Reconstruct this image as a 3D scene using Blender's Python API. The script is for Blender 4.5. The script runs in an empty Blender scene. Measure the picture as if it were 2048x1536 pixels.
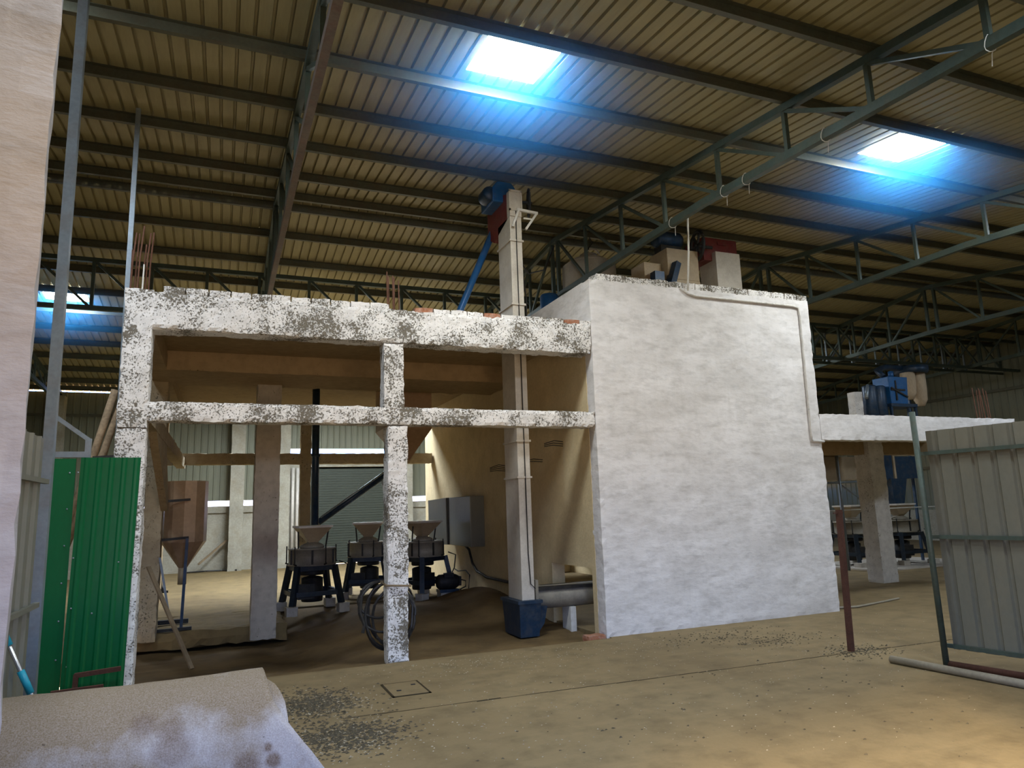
import bpy, bmesh, math, random
from mathutils import Vector, Matrix, noise
S = bpy.context.scene
COL = S.collection
random.seed(7)

# ------------------------------------------------------------------ camera
CAM_H, F_PX = 1.6, 1412.1
PITCH, YAW, ROLL = 0.1725, 0.3910, 0.03183
cy, sy, cp, sp = math.cos(YAW), math.sin(YAW), math.cos(PITCH), math.sin(PITCH)
fwd = Vector((sy * cp, cy * cp, sp)); right = Vector((cy, -sy, 0)); down = fwd.cross(right)
cr, sr = math.cos(ROLL), math.sin(ROLL)
r2 = cr * right + sr * down; d2 = -sr * right + cr * down
cam = bpy.data.cameras.new('camera'); cam.sensor_width = 36.0; cam.lens = F_PX / 2048 * 36
cam.clip_start = 0.05; cam.clip_end = 300
camo = bpy.data.objects.new('camera', cam); COL.objects.link(camo)
m = Matrix((r2, -d2, -fwd)).transposed().to_4x4(); m.translation = (0, 0, CAM_H)
camo.matrix_world = m
S.camera = camo

# ------------------------------------------------------------------ exposure, sky, light
S.view_settings.view_transform = 'Standard'; S.view_settings.look = 'None'
S.view_settings.gamma = 1.0; S.view_settings.exposure = 0.14; S.view_settings.use_curve_mapping = False
S.cycles.use_denoising = True
S.cycles.max_bounces = 7; S.cycles.diffuse_bounces = 4; S.cycles.glossy_bounces = 3
S.cycles.transmission_bounces = 2; S.cycles.volume_bounces = 0
S.cycles.sample_clamp_indirect = 6.0; S.cycles.caustics_reflective = False; S.cycles.caustics_refractive = False

SKY_UP, SKY_LOW = (0.27, 0.46, 1.0), (1.0, 0.68, 0.42)
SKY_STRENGTH = 9.0
SKYLIGHT_COL, SKYLIGHT_STRENGTH = (0.79, 0.885, 1.0), 64.0
W = bpy.data.worlds.new('sky'); S.world = W; W.use_nodes = True
nt = W.node_tree; nt.nodes.clear()
o_ = nt.nodes.new('ShaderNodeOutputWorld'); bg = nt.nodes.new('ShaderNodeBackground')
tc = nt.nodes.new('ShaderNodeTexCoord'); sx = nt.nodes.new('ShaderNodeSeparateXYZ'); rp = nt.nodes.new('ShaderNodeValToRGB')
mr = nt.nodes.new('ShaderNodeMapRange'); mr.inputs[1].default_value = -0.06; mr.inputs[2].default_value = 0.06
nt.links.new(tc.outputs['Generated'], sx.inputs[0]); nt.links.new(sx.outputs[2], mr.inputs[0]); nt.links.new(mr.outputs[0], rp.inputs[0])
rp.color_ramp.elements[0].color = (*SKY_LOW, 1); rp.color_ramp.elements[1].color = (*SKY_UP, 1)
nt.links.new(rp.outputs[0], bg.inputs[0]); bg.inputs[1].default_value = SKY_STRENGTH
nt.links.new(bg.outputs[0], o_.inputs[0])

# the big doorway behind the camera lets the sky in
DOOR = dict(x0=-.6, x1=2.6, z1=2.5, y=-0.9)
pl = bpy.data.lights.new('doorway_portal', 'AREA'); pl.shape = 'RECTANGLE'
pl.size = DOOR['x1'] - DOOR['x0']; pl.size_y = DOOR['z1']; pl.cycles.is_portal = True
plo = bpy.data.objects.new('doorway_portal', pl); COL.objects.link(plo)
plo.location = ((DOOR['x0'] + DOOR['x1']) / 2, DOOR['y'] - 0.1, DOOR['z1'] / 2); plo.rotation_euler = (math.radians(90), 0, 0)

# low sun slanting in through the doorway
sn = bpy.data.lights.new('sun', 'SUN'); sn.energy = 12.0; sn.angle = math.radians(9); sn.color = (1.0, .78, .46)
sno = bpy.data.objects.new('sun', sn); COL.objects.link(sno)
sno.rotation_euler = Vector((-.50, -.80, .41)).to_track_quat('Z', 'Y').to_euler()

# ------------------------------------------------------------------ materials
def N(nt, t, **kw):
    n = nt.nodes.new(t)
    for k, v in kw.items():
        if k.startswith('i_'): n.inputs[int(k[2:])].default_value = v
        else: setattr(n, k, v)
    return n
def base_mat(name):
    M = bpy.data.materials.new(name); M.use_nodes = True
    nt = M.node_tree; b = nt.nodes['Principled BSDF']
    return M, nt, b
def coords(nt, stretch=(1, 1, 1)):
    tc = N(nt, 'ShaderNodeTexCoord'); mp = N(nt, 'ShaderNodeMapping'); mp.inputs['Scale'].default_value = stretch
    nt.links.new(tc.outputs['Object'], mp.inputs[0]); return mp.outputs[0]
def nz(nt, v, scale, detail=4, rough=.55):
    n = N(nt, 'ShaderNodeTexNoise'); n.inputs['Scale'].default_value = scale; n.inputs['Detail'].default_value = detail
    n.inputs['Roughness'].default_value = rough; nt.links.new(v, n.inputs['Vector']); return n.outputs['Fac']
def ramp(nt, f, a, b, ca=(0, 0, 0), cb=(1, 1, 1)):
    r = N(nt, 'ShaderNodeValToRGB'); e = r.color_ramp.elements
    e[0].position = a; e[1].position = b; e[0].color = (*ca, 1); e[1].color = (*cb, 1)
    nt.links.new(f, r.inputs[0]); return r.outputs[0]
def mix(nt, f, a, b, mode='MIX'):
    n = N(nt, 'ShaderNodeMix', data_type='RGBA', blend_type=mode)
    for sock, val in ((n.inputs[0], f), (n.inputs[6], a), (n.inputs[7], b)):
        if isinstance(val, (tuple, list)): sock.default_value = (*val[:3], 1)
        elif isinstance(val, (int, float)): sock.default_value = val
        else: nt.links.new(val, sock)
    return n.outputs[2]
def bump(nt, b, h, strength, dist=.01):
    n = N(nt, 'ShaderNodeBump'); n.inputs['Strength'].default_value = strength; n.inputs['Distance'].default_value = dist
    nt.links.new(h, n.inputs['Height']); nt.links.new(n.outputs[0], b.inputs['Normal'])
def mat(name, c, rough=.6, metal=0., var=.18, scale=4, fine=40, bmp=.15, stretch=(1, 1, 1), dust=None, spec=.4):
    M, nt, b = base_mat(name); v = coords(nt, stretch)
    n1 = nz(nt, v, scale); n2 = nz(nt, v, fine)
    lo = tuple(x * (1 - var) for x in c); hi = tuple(min(1, x * (1 + var)) for x in c)
    col = mix(nt, ramp(nt, n1, .3, .7), lo, hi)
    col = mix(nt, .35, col, mix(nt, ramp(nt, n2, .35, .65), lo, hi))
    if dust:
        dc, amt = dust
        n3 = nz(nt, v, scale * 2.3, 6, .65)
        col = mix(nt, mix(nt, ramp(nt, n3, .45, .75), (0, 0, 0), (amt,) * 3), col, dc)
    nt.links.new(col, b.inputs['Base Color'])
    b.inputs['Roughness'].default_value = rough; b.inputs['Metallic'].default_value = metal
    b.inputs['Specular IOR Level'].default_value = spec
    if bmp: bump(nt, b, n2, bmp)
    return M
def pitted(name, c, pit, density=.5, scale=60, dark=(.12, .10, .065), grey=(.50, .49, .47)):
    """lime washed rough concrete: honeycomb pits crowd in some zones and thin out in others"""
    M, nt, b = base_mat(name); v = coords(nt)
    zone = nz(nt, v, 2.6, 4, .6); mid = nz(nt, v, 9, 5); fine = nz(nt, v, scale, 4, .62); fine2 = nz(nt, v, scale * .45, 3, .6)
    th = N(nt, 'ShaderNodeMath', operation='MULTIPLY_ADD'); nt.links.new(ramp(nt, zone, .38, .66), th.inputs[0])
    th.inputs[1].default_value = pit; nt.links.new(fine, th.inputs[2])
    th2 = N(nt, 'ShaderNodeMath', operation='MULTIPLY_ADD'); nt.links.new(ramp(nt, zone, .44, .70), th2.inputs[0])
    th2.inputs[1].default_value = pit; nt.links.new(fine2, th2.inputs[2])
    t0 = .70 - .06 * density
    p1 = ramp(nt, th.outputs[0], t0, t0 + .07); p2 = ramp(nt, th2.outputs[0], t0 + .02, t0 + .08)
    pits = mix(nt, 1.0, p1, p2, 'LIGHTEN')
    col = mix(nt, ramp(nt, mid, .4, .72), c, tuple(x * .80 for x in c))
    col = mix(nt, mix(nt, ramp(nt, zone, .5, .75), (0, 0, 0), (.3,) * 3), col, grey)
    col = mix(nt, mix(nt, pits, (0, 0, 0), (.9,) * 3), col, dark)
    nt.links.new(col, b.inputs['Base Color']); b.inputs['Roughness'].default_value = .9
    b.inputs['Specular IOR Level'].default_value = .15
    inv = N(nt, 'ShaderNodeMath', operation='MULTIPLY_ADD'); nt.links.new(pits, inv.inputs[0]); inv.inputs[1].default_value = -1.2
    nt.links.new(mid, inv.inputs[2])
    bump(nt, b, inv.outputs[0], .8, .012)
    return M
def washed_wall(name, k=1.0):
    M, nt, b = base_mat(name)
    v = coords(nt, (1, 1, 2.4)); v1 = coords(nt)
    big = nz(nt, v, 1.1, 5, .6); mid = nz(nt, v, 5, 6, .65); fine = nz(nt, v1, 70, 3); st = nz(nt, coords(nt, (9, 9, .8)), 1.5, 4)
    col = mix(nt, ramp(nt, big, .36, .66), (.82 * k, .805 * k, .81 * k), (.65 * k, .63 * k, .62 * k))
    col = mix(nt, mix(nt, ramp(nt, mid, .46, .78), (0, 0, 0), (.62,) * 3), col, (.40 * k, .385 * k, .37 * k))
    col = mix(nt, mix(nt, ramp(nt, st, .58, .75), (0, 0, 0), (.25,) * 3), col, (.55, .54, .52))
    sp_ = ramp(nt, fine, .70, .76)
    col = mix(nt, mix(nt, sp_, (0, 0, 0), (.5,) * 3), col, (.3, .28, .24))
    nt.links.new(col, b.inputs['Base Color']); b.inputs['Roughness'].default_value = .85; b.inputs['Specular IOR Level'].default_value = .2
    bump(nt, b, mid, .35, .02)
    return M
def floor_mat(name, c1, c2, speck=(.10, .085, .06), amt=.6):
    M, nt, b = base_mat(name); v = coords(nt)
    big = nz(nt, v, .55, 5, .6); mid = nz(nt, v, 3.2, 6, .65); fine = nz(nt, v, 26, 3); st = nz(nt, coords(nt, (.6, 4, 1)), 1.6, 4)
    col = mix(nt, ramp(nt, big, .35, .68), c1, c2)
    col = mix(nt, mix(nt, ramp(nt, mid, .45, .72), (0, 0, 0), (.7,) * 3), col, tuple(x * .62 for x in c1))
    col = mix(nt, mix(nt, ramp(nt, st, .55, .75), (0, 0, 0), (.3,) * 3), col, tuple(min(1, x * 1.2) for x in c2))
    col = mix(nt, mix(nt, ramp(nt, fine, .69, .74), (0, 0, 0), (amt,) * 3), col, speck)
    nt.links.new(col, b.inputs['Base Color']); b.inputs['Roughness'].default_value = .82; b.inputs['Specular IOR Level'].default_value = .25
    bump(nt, b, fine, .25, .01)
    return M
def emit(name, c, s):
    M = bpy.data.materials.new(name); M.use_nodes = True; nt = M.node_tree; nt.nodes.clear()
    e = N(nt, 'ShaderNodeEmission'); e.inputs[0].default_value = (*c, 1); e.inputs[1].default_value = s
    o = N(nt, 'ShaderNodeOutputMaterial'); nt.links.new(e.outputs[0], o.inputs[0]); return M

MT = dict(
    pit=pitted('whitewashed_honeycombed_concrete', (.82, .80, .775), .20, 1.3, 58),
    pit2=pitted('whitewashed_concrete', (.74, .72, .69), .08, .6, 70),
    brown=pitted('bare_brown_concrete', (.37, .275, .16), .05, .15, 30, (.10, .075, .04), (.28, .22, .14)),
    rough=pitted('rough_bare_concrete', (.40, .33, .22), .10, .5, 50),
    column=pitted('dull_washed_concrete', (.46, .42, .36), .04, .15, 30, (.16, .13, .09), (.38, .36, .33)),
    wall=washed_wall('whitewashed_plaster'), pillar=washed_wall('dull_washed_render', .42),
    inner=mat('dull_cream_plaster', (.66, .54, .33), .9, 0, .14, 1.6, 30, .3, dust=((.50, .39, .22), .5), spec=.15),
    floor=floor_mat('dusty_concrete_floor', (.185, .135, .068), (.245, .182, .095)),
    floor2=floor_mat('earthy_rear_floor', (.165, .115, .05), (.225, .162, .072)),
    dirt=floor_mat('brown_dirt', (.115, .074, .032), (.17, .113, .05), (.07, .055, .03), .8),
    roof=mat('olive_roof_sheet', (.38, .33, .17), .50, .15, .10, 1.2, 12, 0, (6, .6, 1), dust=((.27, .22, .11), .4), spec=.4),
    sheet=mat('grey_green_cladding_sheet', (.185, .19, .135), .5, .15, .12, 1.5, 14, 0, (6, 6, .6), spec=.4),
    fence=mat('dull_grey_sheet', (.175, .175, .14), .45, .2, .12, 1.4, 30, 0, (1, 1, .5), dust=((.26, .225, .15), .3)),
    parapet=mat('grey_plaster_dado', (.35, .33, .265), .9, 0, .26, 1.3, 20, .3, dust=((.25, .21, .135), .55), spec=.15),
    steel=mat('green_grey_painted_steel', (.065, .092, .076), .5, .25, .25, 3, 30, .05, dust=((.12, .09, .055), .35)),
    purlin=mat('dark_purlin_steel', (.115, .12, .085), .45, .35, .25, 2, 30, 0, dust=((.14, .10, .06), .6)),
    galv=mat('blue_grey_steel', (.25, .30, .34), .4, .5, .2, 3, 30, 0, dust=((.22, .15, .1), .35)),
    primer=mat('red_primer_steel', (.17, .135, .11), .55, .2, .3, 3, 30, 0, dust=((.20, .05, .03), .35)),
    rust=mat('rusty_steel', (.085, .036, .024), .75, .2, .35, 8, 60, .2),
    rebar=mat('rusty_rebar', (.14, .065, .04), .85, .1, .3, 10, 80, .3),
    green=mat('bright_green_sheet', (.003, .115, .036), .26, 0, .10, 1.5, 40, 0, (1, 1, .4), spec=.55),
    blue=mat('dark_blue_enamel', (.012, .036, .075), .4, .2, .25, 4, 30, 0, dust=((.14, .12, .09), .35)),
    navy=mat('near_black_blue_enamel', (.009, .019, .032), .45, .2, .25, 4, 30, 0, dust=((.10, .085, .06), .3)),
    bright=mat('blue_enamel', (.012, .095, .27), .4, .1, .2, 4, 30, 0, dust=((.15, .15, .13), .3)),
    teal=mat('teal_plastic', (.02, .32, .42), .4, 0, .15, 6, 30, 0),
    black=mat('black_grime', (.018, .018, .018), .6, .1, .3, 6, 40, 0, dust=((.09, .075, .05), .35)),
    red=mat('dark_red_enamel', (.16, .022, .018), .5, .1, .25, 4, 30, 0, dust=((.16, .1, .07), .4)),
    cream=mat('cream_grey_enamel', (.58, .54, .47), .5, .1, .14, 3, 40, .03, dust=((.34, .29, .22), .4)),
    tan=mat('dusty_tan_sheet', (.40, .31, .20), .5, .1, .16, 3, 30, .03, dust=((.30, .24, .16), .5)),
    tank=mat('tan_tank_sheet', (.42, .29, .18), .32, .2, .14, 2.5, 20, 0, dust=((.28, .2, .13), .4)),
    stone=mat('grey_drum_casing', (.26, .235, .185), .6, .2, .2, 5, 40, .05, dust=((.36, .32, .24), .5)),
    wood=mat('weathered_timber', (.20, .145, .085), .85, 0, .35, 3, 30, .3, (1, 1, .25)),
    log=mat('mottled_log', (.36, .26, .16), .9, 0, .5, 9, 30, .3),
    brick=mat('fired_brick', (.36, .15, .08), .9, 0, .3, 9, 60, .3, dust=((.5, .42, .36), .6)),
    shutter=mat('dark_green_shutter', (.05, .06, .047), .5, .25, .12, 1.5, 20, 0),
    felt=None, pvc=mat('white_conduit', (.72, .71, .66), .45, 0, .12, 5, 30, 0, dust=((.4, .36, .28), .4)),
    pipe=mat('dusty_grey_pipe', (.28, .25, .19), .6, .1, .2, 5, 40, .05),
    rubber=mat('black_rubber', (.02, .019, .017), .5, 0, .3, 6, 40, 0, dust=((.12, .10, .07), .3)),
    cloth=mat('cream_filter_cloth', (.50, .40, .28), .95, 0, .18, 5, 40, .1, (1, 1, .3), spec=.1),
    chip=mat('pale_grain_husk', (.36, .31, .22), .9, 0, .5, 30, 80, 0, spec=.1),
    chipd=mat('dark_grain_husk', (.09, .075, .05), .9, 0, .5, 30, 80, 0, spec=.1),
    dark=mat('deep_dark_joint', (.045, .035, .02), .9, 0, .2, 6, 30, 0, spec=.1),
    chrome=mat('metal_tube', (.5, .5, .5), .3, .8, .1, 5, 30, 0),
)
# stained felt: pale fibres, a brown soiled back and a few dark blotches
M, nt, b = base_mat('stained_felt'); v = coords(nt)
n1 = nz(nt, v, 2.4, 5, .6); n2 = nz(nt, v, 6.5, 5, .6); n3 = nz(nt, v, 150, 4); n4 = nz(nt, v, 34, 2); sx = N(nt, 'ShaderNodeSeparateXYZ')
nt.links.new(v, sx.inputs[0])
def lin(sock, a, c):
    m_ = N(nt, 'ShaderNodeMapRange'); m_.inputs[1].default_value = a; m_.inputs[2].default_value = c; nt.links.new(sock, m_.inputs[0]); return m_.outputs[0]
def mad(a, k, c):
    m_ = N(nt, 'ShaderNodeMath', operation='MULTIPLY_ADD'); nt.links.new(a, m_.inputs[0]); m_.inputs[1].default_value = k; nt.links.new(c, m_.inputs[2]); return m_.outputs[0]
soil = mad(lin(sx.outputs[0], .75, -.1), .22, mad(lin(sx.outputs[2], .56, .76), .22, n1))
col = mix(nt, ramp(nt, soil, .50, .68), (.42, .395, .40), (.205, .145, .08))
col = mix(nt, mix(nt, ramp(nt, n2, .58, .74), (0, 0, 0), (.55,) * 3), col, (.17, .115, .06))
for (px_, py_, pz_, rad, amt) in ((.848, -.382, .503, .022, .9), (.871, -.395, .447, .03, .9), (.759, -.394, .44, .05, .75), (.433, -.365, .548, .075, .6), (.30, -.28, .66, .05, .6), (.42, -.31, .63, .05, .5)):
    d_ = N(nt, 'ShaderNodeVectorMath', operation='DISTANCE'); nt.links.new(v, d_.inputs[0]); d_.inputs[1].default_value = (px_, py_, pz_)
    f_ = ramp(nt, mad(n2, .06, d_.outputs['Value']), rad * .7 + .03, rad * 1.5 + .03, (amt,) * 3, (0, 0, 0))
    col = mix(nt, f_, col, (.105, .05, .02))
col = mix(nt, .3, col, mix(nt, ramp(nt, n3, .3, .7), (.14, .11, .07), (.55, .52, .5)))
col = mix(nt, mix(nt, ramp(nt, n4, .74, .78), (0, 0, 0), (.7,) * 3), col, (.05, .04, .03))
nt.links.new(col, b.inputs['Base Color']); b.inputs['Roughness'].default_value = .95; b.inputs['Specular IOR Level'].default_value = .1
bump(nt, b, n3, .5, .006); MT['felt'] = M
MT['skylight'] = emit('lit_skylight_or_added_panel', SKYLIGHT_COL, SKYLIGHT_STRENGTH)

# ------------------------------------------------------------------ builders
def tag(o, label=None, cat=None, group=None, kind=None):
    if label: o['label'] = label
    if cat: o['category'] = cat
    if group: o['group'] = group
    if kind: o['kind'] = kind
    return o
def thing(name, label, cat, loc=(0, 0, 0), group=None, rz=0):
    o = bpy.data.objects.new(name, None); COL.objects.link(o); o.location = loc; o.rotation_euler = (0, 0, rz)
    o.empty_display_size = .1
    return tag(o, label, cat, group)
def wl(p):
    v = Vector((0, 0, 0))
    while p is not None: v = v + p.location; p = p.parent
    return v
class B:
    def __init__(s): s.bm = bmesh.new()
    def box(s, x0, x1, y0, y1, z0, z1, taper=None):
        vs = [s.bm.verts.new(p) for p in ((x0, y0, z0), (x1, y0, z0), (x1, y1, z0), (x0, y1, z0), (x0, y0, z1), (x1, y0, z1), (x1, y1, z1), (x0, y1, z1))]
        for f in ((3, 2, 1, 0), (4, 5, 6, 7), (0, 1, 5, 4), (1, 2, 6, 5), (2, 3, 7, 6), (3, 0, 4, 7)): s.bm.faces.new([vs[i] for i in f])
        return s
    def frustum(s, r0, z0, r1, z1, c=(0, 0), c1=None):  # rectangular: half sizes (hx, hy)
        c1 = c1 or c
        vs = []
        for (hx, hy), z, cc in ((r0, z0, c), (r1, z1, c1)):
            vs += [s.bm.verts.new((cc[0] + a * hx, cc[1] + b_ * hy, z)) for a, b_ in ((-1, -1), (1, -1), (1, 1), (-1, 1))]
        for f in ((3, 2, 1, 0), (4, 5, 6, 7), (0, 1, 5, 4), (1, 2, 6, 5), (2, 3, 7, 6), (3, 0, 4, 7)): s.bm.faces.new([vs[i] for i in f])
        return s
    def bar(s, p, q, w, h=None, up=(0, 0, 1)):
        h = h or w; p, q = Vector(p), Vector(q); d = (q - p).normalized(); u = Vector(up)
        if abs(d.dot(u)) > .98: u = Vector((0, 1, 0))
        a = d.cross(u).normalized(); c = a.cross(d).normalized(); vs = []
        for e in (p, q):
            vs += [s.bm.verts.new(e + a * (i * w / 2) + c * (j * h / 2)) for i, j in ((-1, -1), (1, -1), (1, 1), (-1, 1))]
        for f in ((3, 2, 1, 0), (4, 5, 6, 7), (0, 1, 5, 4), (1, 2, 6, 5), (2, 3, 7, 6), (3, 0, 4, 7)): s.bm.faces.new([vs[i] for i in f])
        return s
    def tube(s, pts, r, seg=10, cap=True, r1=None):
        pts = [Vector(p) for p in pts]; n = len(pts); rings = []
        for i, p in enumerate(pts):
            d = (pts[min(i + 1, n - 1)] - pts[max(i - 1, 0)]).normalized()
            u = Vector((0, 0, 1)) if abs(d.z) < .9 else Vector((0, 1, 0))
            a = d.cross(u).normalized(); c = a.cross(d)
            rr = r if r1 is None else r + (r1 - r) * i / max(1, n - 1)
            rings.append([s.bm.verts.new(p + rr * (a * math.cos(t) + c * math.sin(t))) for t in [2 * math.pi * k / seg for k in range(seg)]])
        for A, C in zip(rings, rings[1:]):
            for k in range(seg):
                f = s.bm.faces.new((A[k], A[(k + 1) % seg], C[(k + 1) % seg], C[k])); f.smooth = seg > 7
        if cap:
            s.bm.faces.new(rings[0][::-1]); s.bm.faces.new(rings[-1])
        return s
    def lathe(s, prof, c=(0, 0, 0), seg=28, axis='z', smooth=True):
        rings = []
        for r, z in prof:
            ring = []
            for k in range(seg):
                t = 2 * math.pi * k / seg; a, b_ = r * math.cos(t), r * math.sin(t)
                p = (a, b_, z) if axis == 'z' else ((z, a, b_) if axis == 'x' else (a, z, b_))
                ring.append(s.bm.verts.new(Vector(c) + Vector(p)))
            rings.append(ring)
        for A, C in zip(rings, rings[1:]):
            for k in range(seg):
                f = s.bm.faces.new((A[k], A[(k + 1) % seg], C[(k + 1) % seg], C[k])); f.smooth = smooth
        s.bm.faces.new(rings[0][::-1]); s.bm.faces.new(rings[-1])
        return s
    def poly(s, pts, ext):  # closed polygon pts (3D) extruded by vector ext
        e = Vector(ext); a = [s.bm.verts.new(p) for p in pts]; b_ = [s.bm.verts.new(Vector(p) + e) for p in pts]; n = len(pts)
        s.bm.faces.new(a[::-1]); s.bm.faces.new(b_)
        for i in range(n): s.bm.faces.new((a[i], a[(i + 1) % n], b_[(i + 1) % n], b_[i]))
        return s
    def rough(s, x0, x1, y0, y1, z0, z1, step=.05, amp=.008, chip=.014, seed=0):
        """box with a fine grid, uneven faces and chipped arrises"""
        nx, ny, nz_ = [max(1, round(abs(b_ - a) / step)) for a, b_ in ((x0, x1), (y0, y1), (z0, z1))]
        cache = {}
        def vert(i, j, k):
            if (i, j, k) in cache: return cache[(i, j, k)]
            p = Vector((x0 + (x1 - x0) * i / nx, y0 + (y1 - y0) * j / ny, z0 + (z1 - z0) * k / nz_))
            ex, ey, ez = i in (0, nx), j in (0, ny), k in (0, nz_)
            q = p * 4 + Vector((seed, seed * 2, 0))
            d = noise.noise_vector(q) * amp + noise.noise_vector(q * 5) * amp * .6
            if ex + ey + ez >= 2:
                c = Vector(((x0 + x1) / 2, (y0 + y1) / 2, (z0 + z1) / 2)); t = max(0, noise.noise(p * 14 + Vector((seed, 0, 3))) + .35) * chip
                if ex: d.x += t * (1 if c.x > p.x else -1)
                if ey: d.y += t * (1 if c.y > p.y else -1)
                if ez: d.z += t * (1 if c.z > p.z else -1)
            cache[(i, j, k)] = s.bm.verts.new(p + d); return cache[(i, j, k)]
        for i in range(nx):
            for j in range(ny):
                s.bm.faces.new((vert(i, j, 0), vert(i, j + 1, 0), vert(i + 1, j + 1, 0), vert(i + 1, j, 0)))
                s.bm.faces.new((vert(i, j, nz_), vert(i + 1, j, nz_), vert(i + 1, j + 1, nz_), vert(i, j + 1, nz_)))
        for i in range(nx):
            for k in range(nz_):
                s.bm.faces.new((vert(i, 0, k), vert(i + 1, 0, k), vert(i + 1, 0, k + 1), vert(i, 0, k + 1)))
                s.bm.faces.new((vert(i, ny, k), vert(i, ny, k + 1), vert(i + 1, ny, k + 1), vert(i + 1, ny, k)))
        for j in range(ny):
            for k in range(nz_):
                s.bm.faces.new((vert(0, j, k), vert(0, j, k + 1), vert(0, j + 1, k + 1), vert(0, j + 1, k)))
                s.bm.faces.new((vert(nx, j, k), vert(nx, j + 1, k), vert(nx, j + 1, k + 1), vert(nx, j, k + 1)))
        return s
    def ribs(s, P0, U, V, nu_len, nv_len, pitch=.2, depth=.025, top=.03, base=.06, out=None, phase=0):
        """profiled sheet: ribs run along V, repeat along U, stick out along out"""
        U, V, P0 = Vector(U).normalized(), Vector(V).normalized(), Vector(P0)
        out = Vector(out) if out else U.cross(V)
        prof = [(0, 0)]; x = pitch * .5 + phase
        while x + base / 2 < nu_len:
            prof += [(x - base / 2, 0), (x - top / 2, depth), (x + top / 2, depth), (x + base / 2, 0)]; x += pitch
        prof.append((nu_len, 0))
        a = [s.bm.verts.new(P0 + U * u + out * d) for u, d in prof]
        b_ = [s.bm.verts.new(P0 + U * u + out * d + V * nv_len) for u, d in prof]
        for i in range(len(prof) - 1): s.bm.faces.new((a[i], a[i + 1], b_[i + 1], b_[i]))
        return s
    def done(s, name, m, parent=None, label=None, cat=None, group=None, kind=None, bevel=0, solid=0):
        L = wl(parent) if parent is not None else Vector((0, 0, 0))
        bmesh.ops.recalc_face_normals(s.bm, faces=s.bm.faces[:])
        if parent is not None: bmesh.ops.translate(s.bm, verts=s.bm.verts[:], vec=-L)
        me = bpy.data.meshes.new(name); s.bm.to_mesh(me); s.bm.free()
        me.materials.append(MT[m] if isinstance(m, str) else m)
        o = bpy.data.objects.new(name, me); COL.objects.link(o); o.parent = parent
        if bevel:
            md = o.modifiers.new('edge', 'BEVEL'); md.width = bevel; md.segments = 2; md.limit_method = 'ANGLE'
        if solid:
            md = o.modifiers.new('gauge', 'SOLIDIFY'); md.thickness = solid
        return tag(o, label, cat, group, kind)
def children(o): return [c for c in bpy.data.objects if c.parent == o]
def copy_tree(o, parent=None):
    kids = children(o); c = o.copy(); COL.objects.link(c); c.parent = parent
    for k in kids: copy_tree(k, c)
    return c
def box(*a): return B().box(*a)
def st(b, name, m, **kw): return b.done(name, m, kind='structure', **kw)
ORD = ['first', 'second', 'third', 'fourth', 'fifth', 'sixth', 'seventh', 'eighth', 'ninth', 'tenth', 'eleventh', 'twelfth']

# ------------------------------------------------------------------ hall shell
RIDGE_Y, RIDGE_Z, SLOPE = 11.4, 6.65, .11
X0, X1, YN, YF = -6.6, 23.0, -0.9, 23.4
def zr(y): return RIDGE_Z - SLOPE * abs(y - RIDGE_Y)          # purlin level
RP = .155                                                      # roof rib pitch
NEAR_PURLINS = [11.15, 10.2, 9.02, 7.86, 6.68, 5.52, 4.43, 3.3, 2.1, .9]
FAR_PURLINS = [11.62, 12.6, 13.7, 14.8, 15.9, 17.0, 18.1, 19.15, 20.2, 21.3, 22.4, 23.2]
# skylight panels, some of them unseen and added for light: (rib index start, number of ribs, y0, y1)
def ribi(x): return round((x - X0) / RP)
SKY = [(2.21, 5, 5.60, 6.42), (7.78, 5, 5.60, 6.42), (-2.75, 5, 5.60, 6.42), (12.8, 5, 5.60, 6.42), (17.8, 5, 5.6, 6.42),
       (4.7, 5, 1.15, 2.05), (9.7, 5, 1.15, 2.05), (-.4, 5, 1.15, 2.05),  # near row out of view, added to spill light onto the floor
       (-3.5, 5, 16.0, 16.62), (1.2, 14, 16.9, 19.1), (7.0, 5, 17.1, 18.0), (10.0, 10, 16.0, 17.4), (4.2, 8, 17.1, 18.6)]  # wide panel enlarged, last entries added out of view to brighten the interior
SAG = .07
SK = [(ribi(x), n, a, b_) for x, n, a, b_ in SKY]
def roof(y0, y1, name):
    bm = bmesh.new(); nr = int((X1 - X0) / RP) + 2
    cuts = sorted({y0, y1} | {v for s_ in SK for v in s_[2:] if y0 < v < y1})
    prof = [(0, 0), (.054, 0), (.062, .036), (.088, .036), (.096, 0), (RP, 0)]
    for ya, yb in zip(cuts, cuts[1:]):
        prev = None
        for k in range(nr):
            hole = any(i <= k < i + n and a <= ya + 1e-6 and yb <= b_ + 1e-6 for i, n, a, b_ in SK)
            if hole: prev = None; continue
            va = [bm.verts.new((X0 + k * RP + u, ya, zr(ya) + .075 + d)) for u, d in prof]
            vb = [bm.verts.new((X0 + k * RP + u, yb, zr(yb) + .075 + d)) for u, d in prof]
            for i in range(5): bm.faces.new((va[i], va[i + 1], vb[i + 1], vb[i]))
    b = B(); b.bm.free(); b.bm = bm
    return st(b, name, 'roof', solid=.004)
roof(YN - .3, RIDGE_Y - .004, 'ceiling')
roof(RIDGE_Y + .004, YF + .4, 'ceiling')
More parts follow.
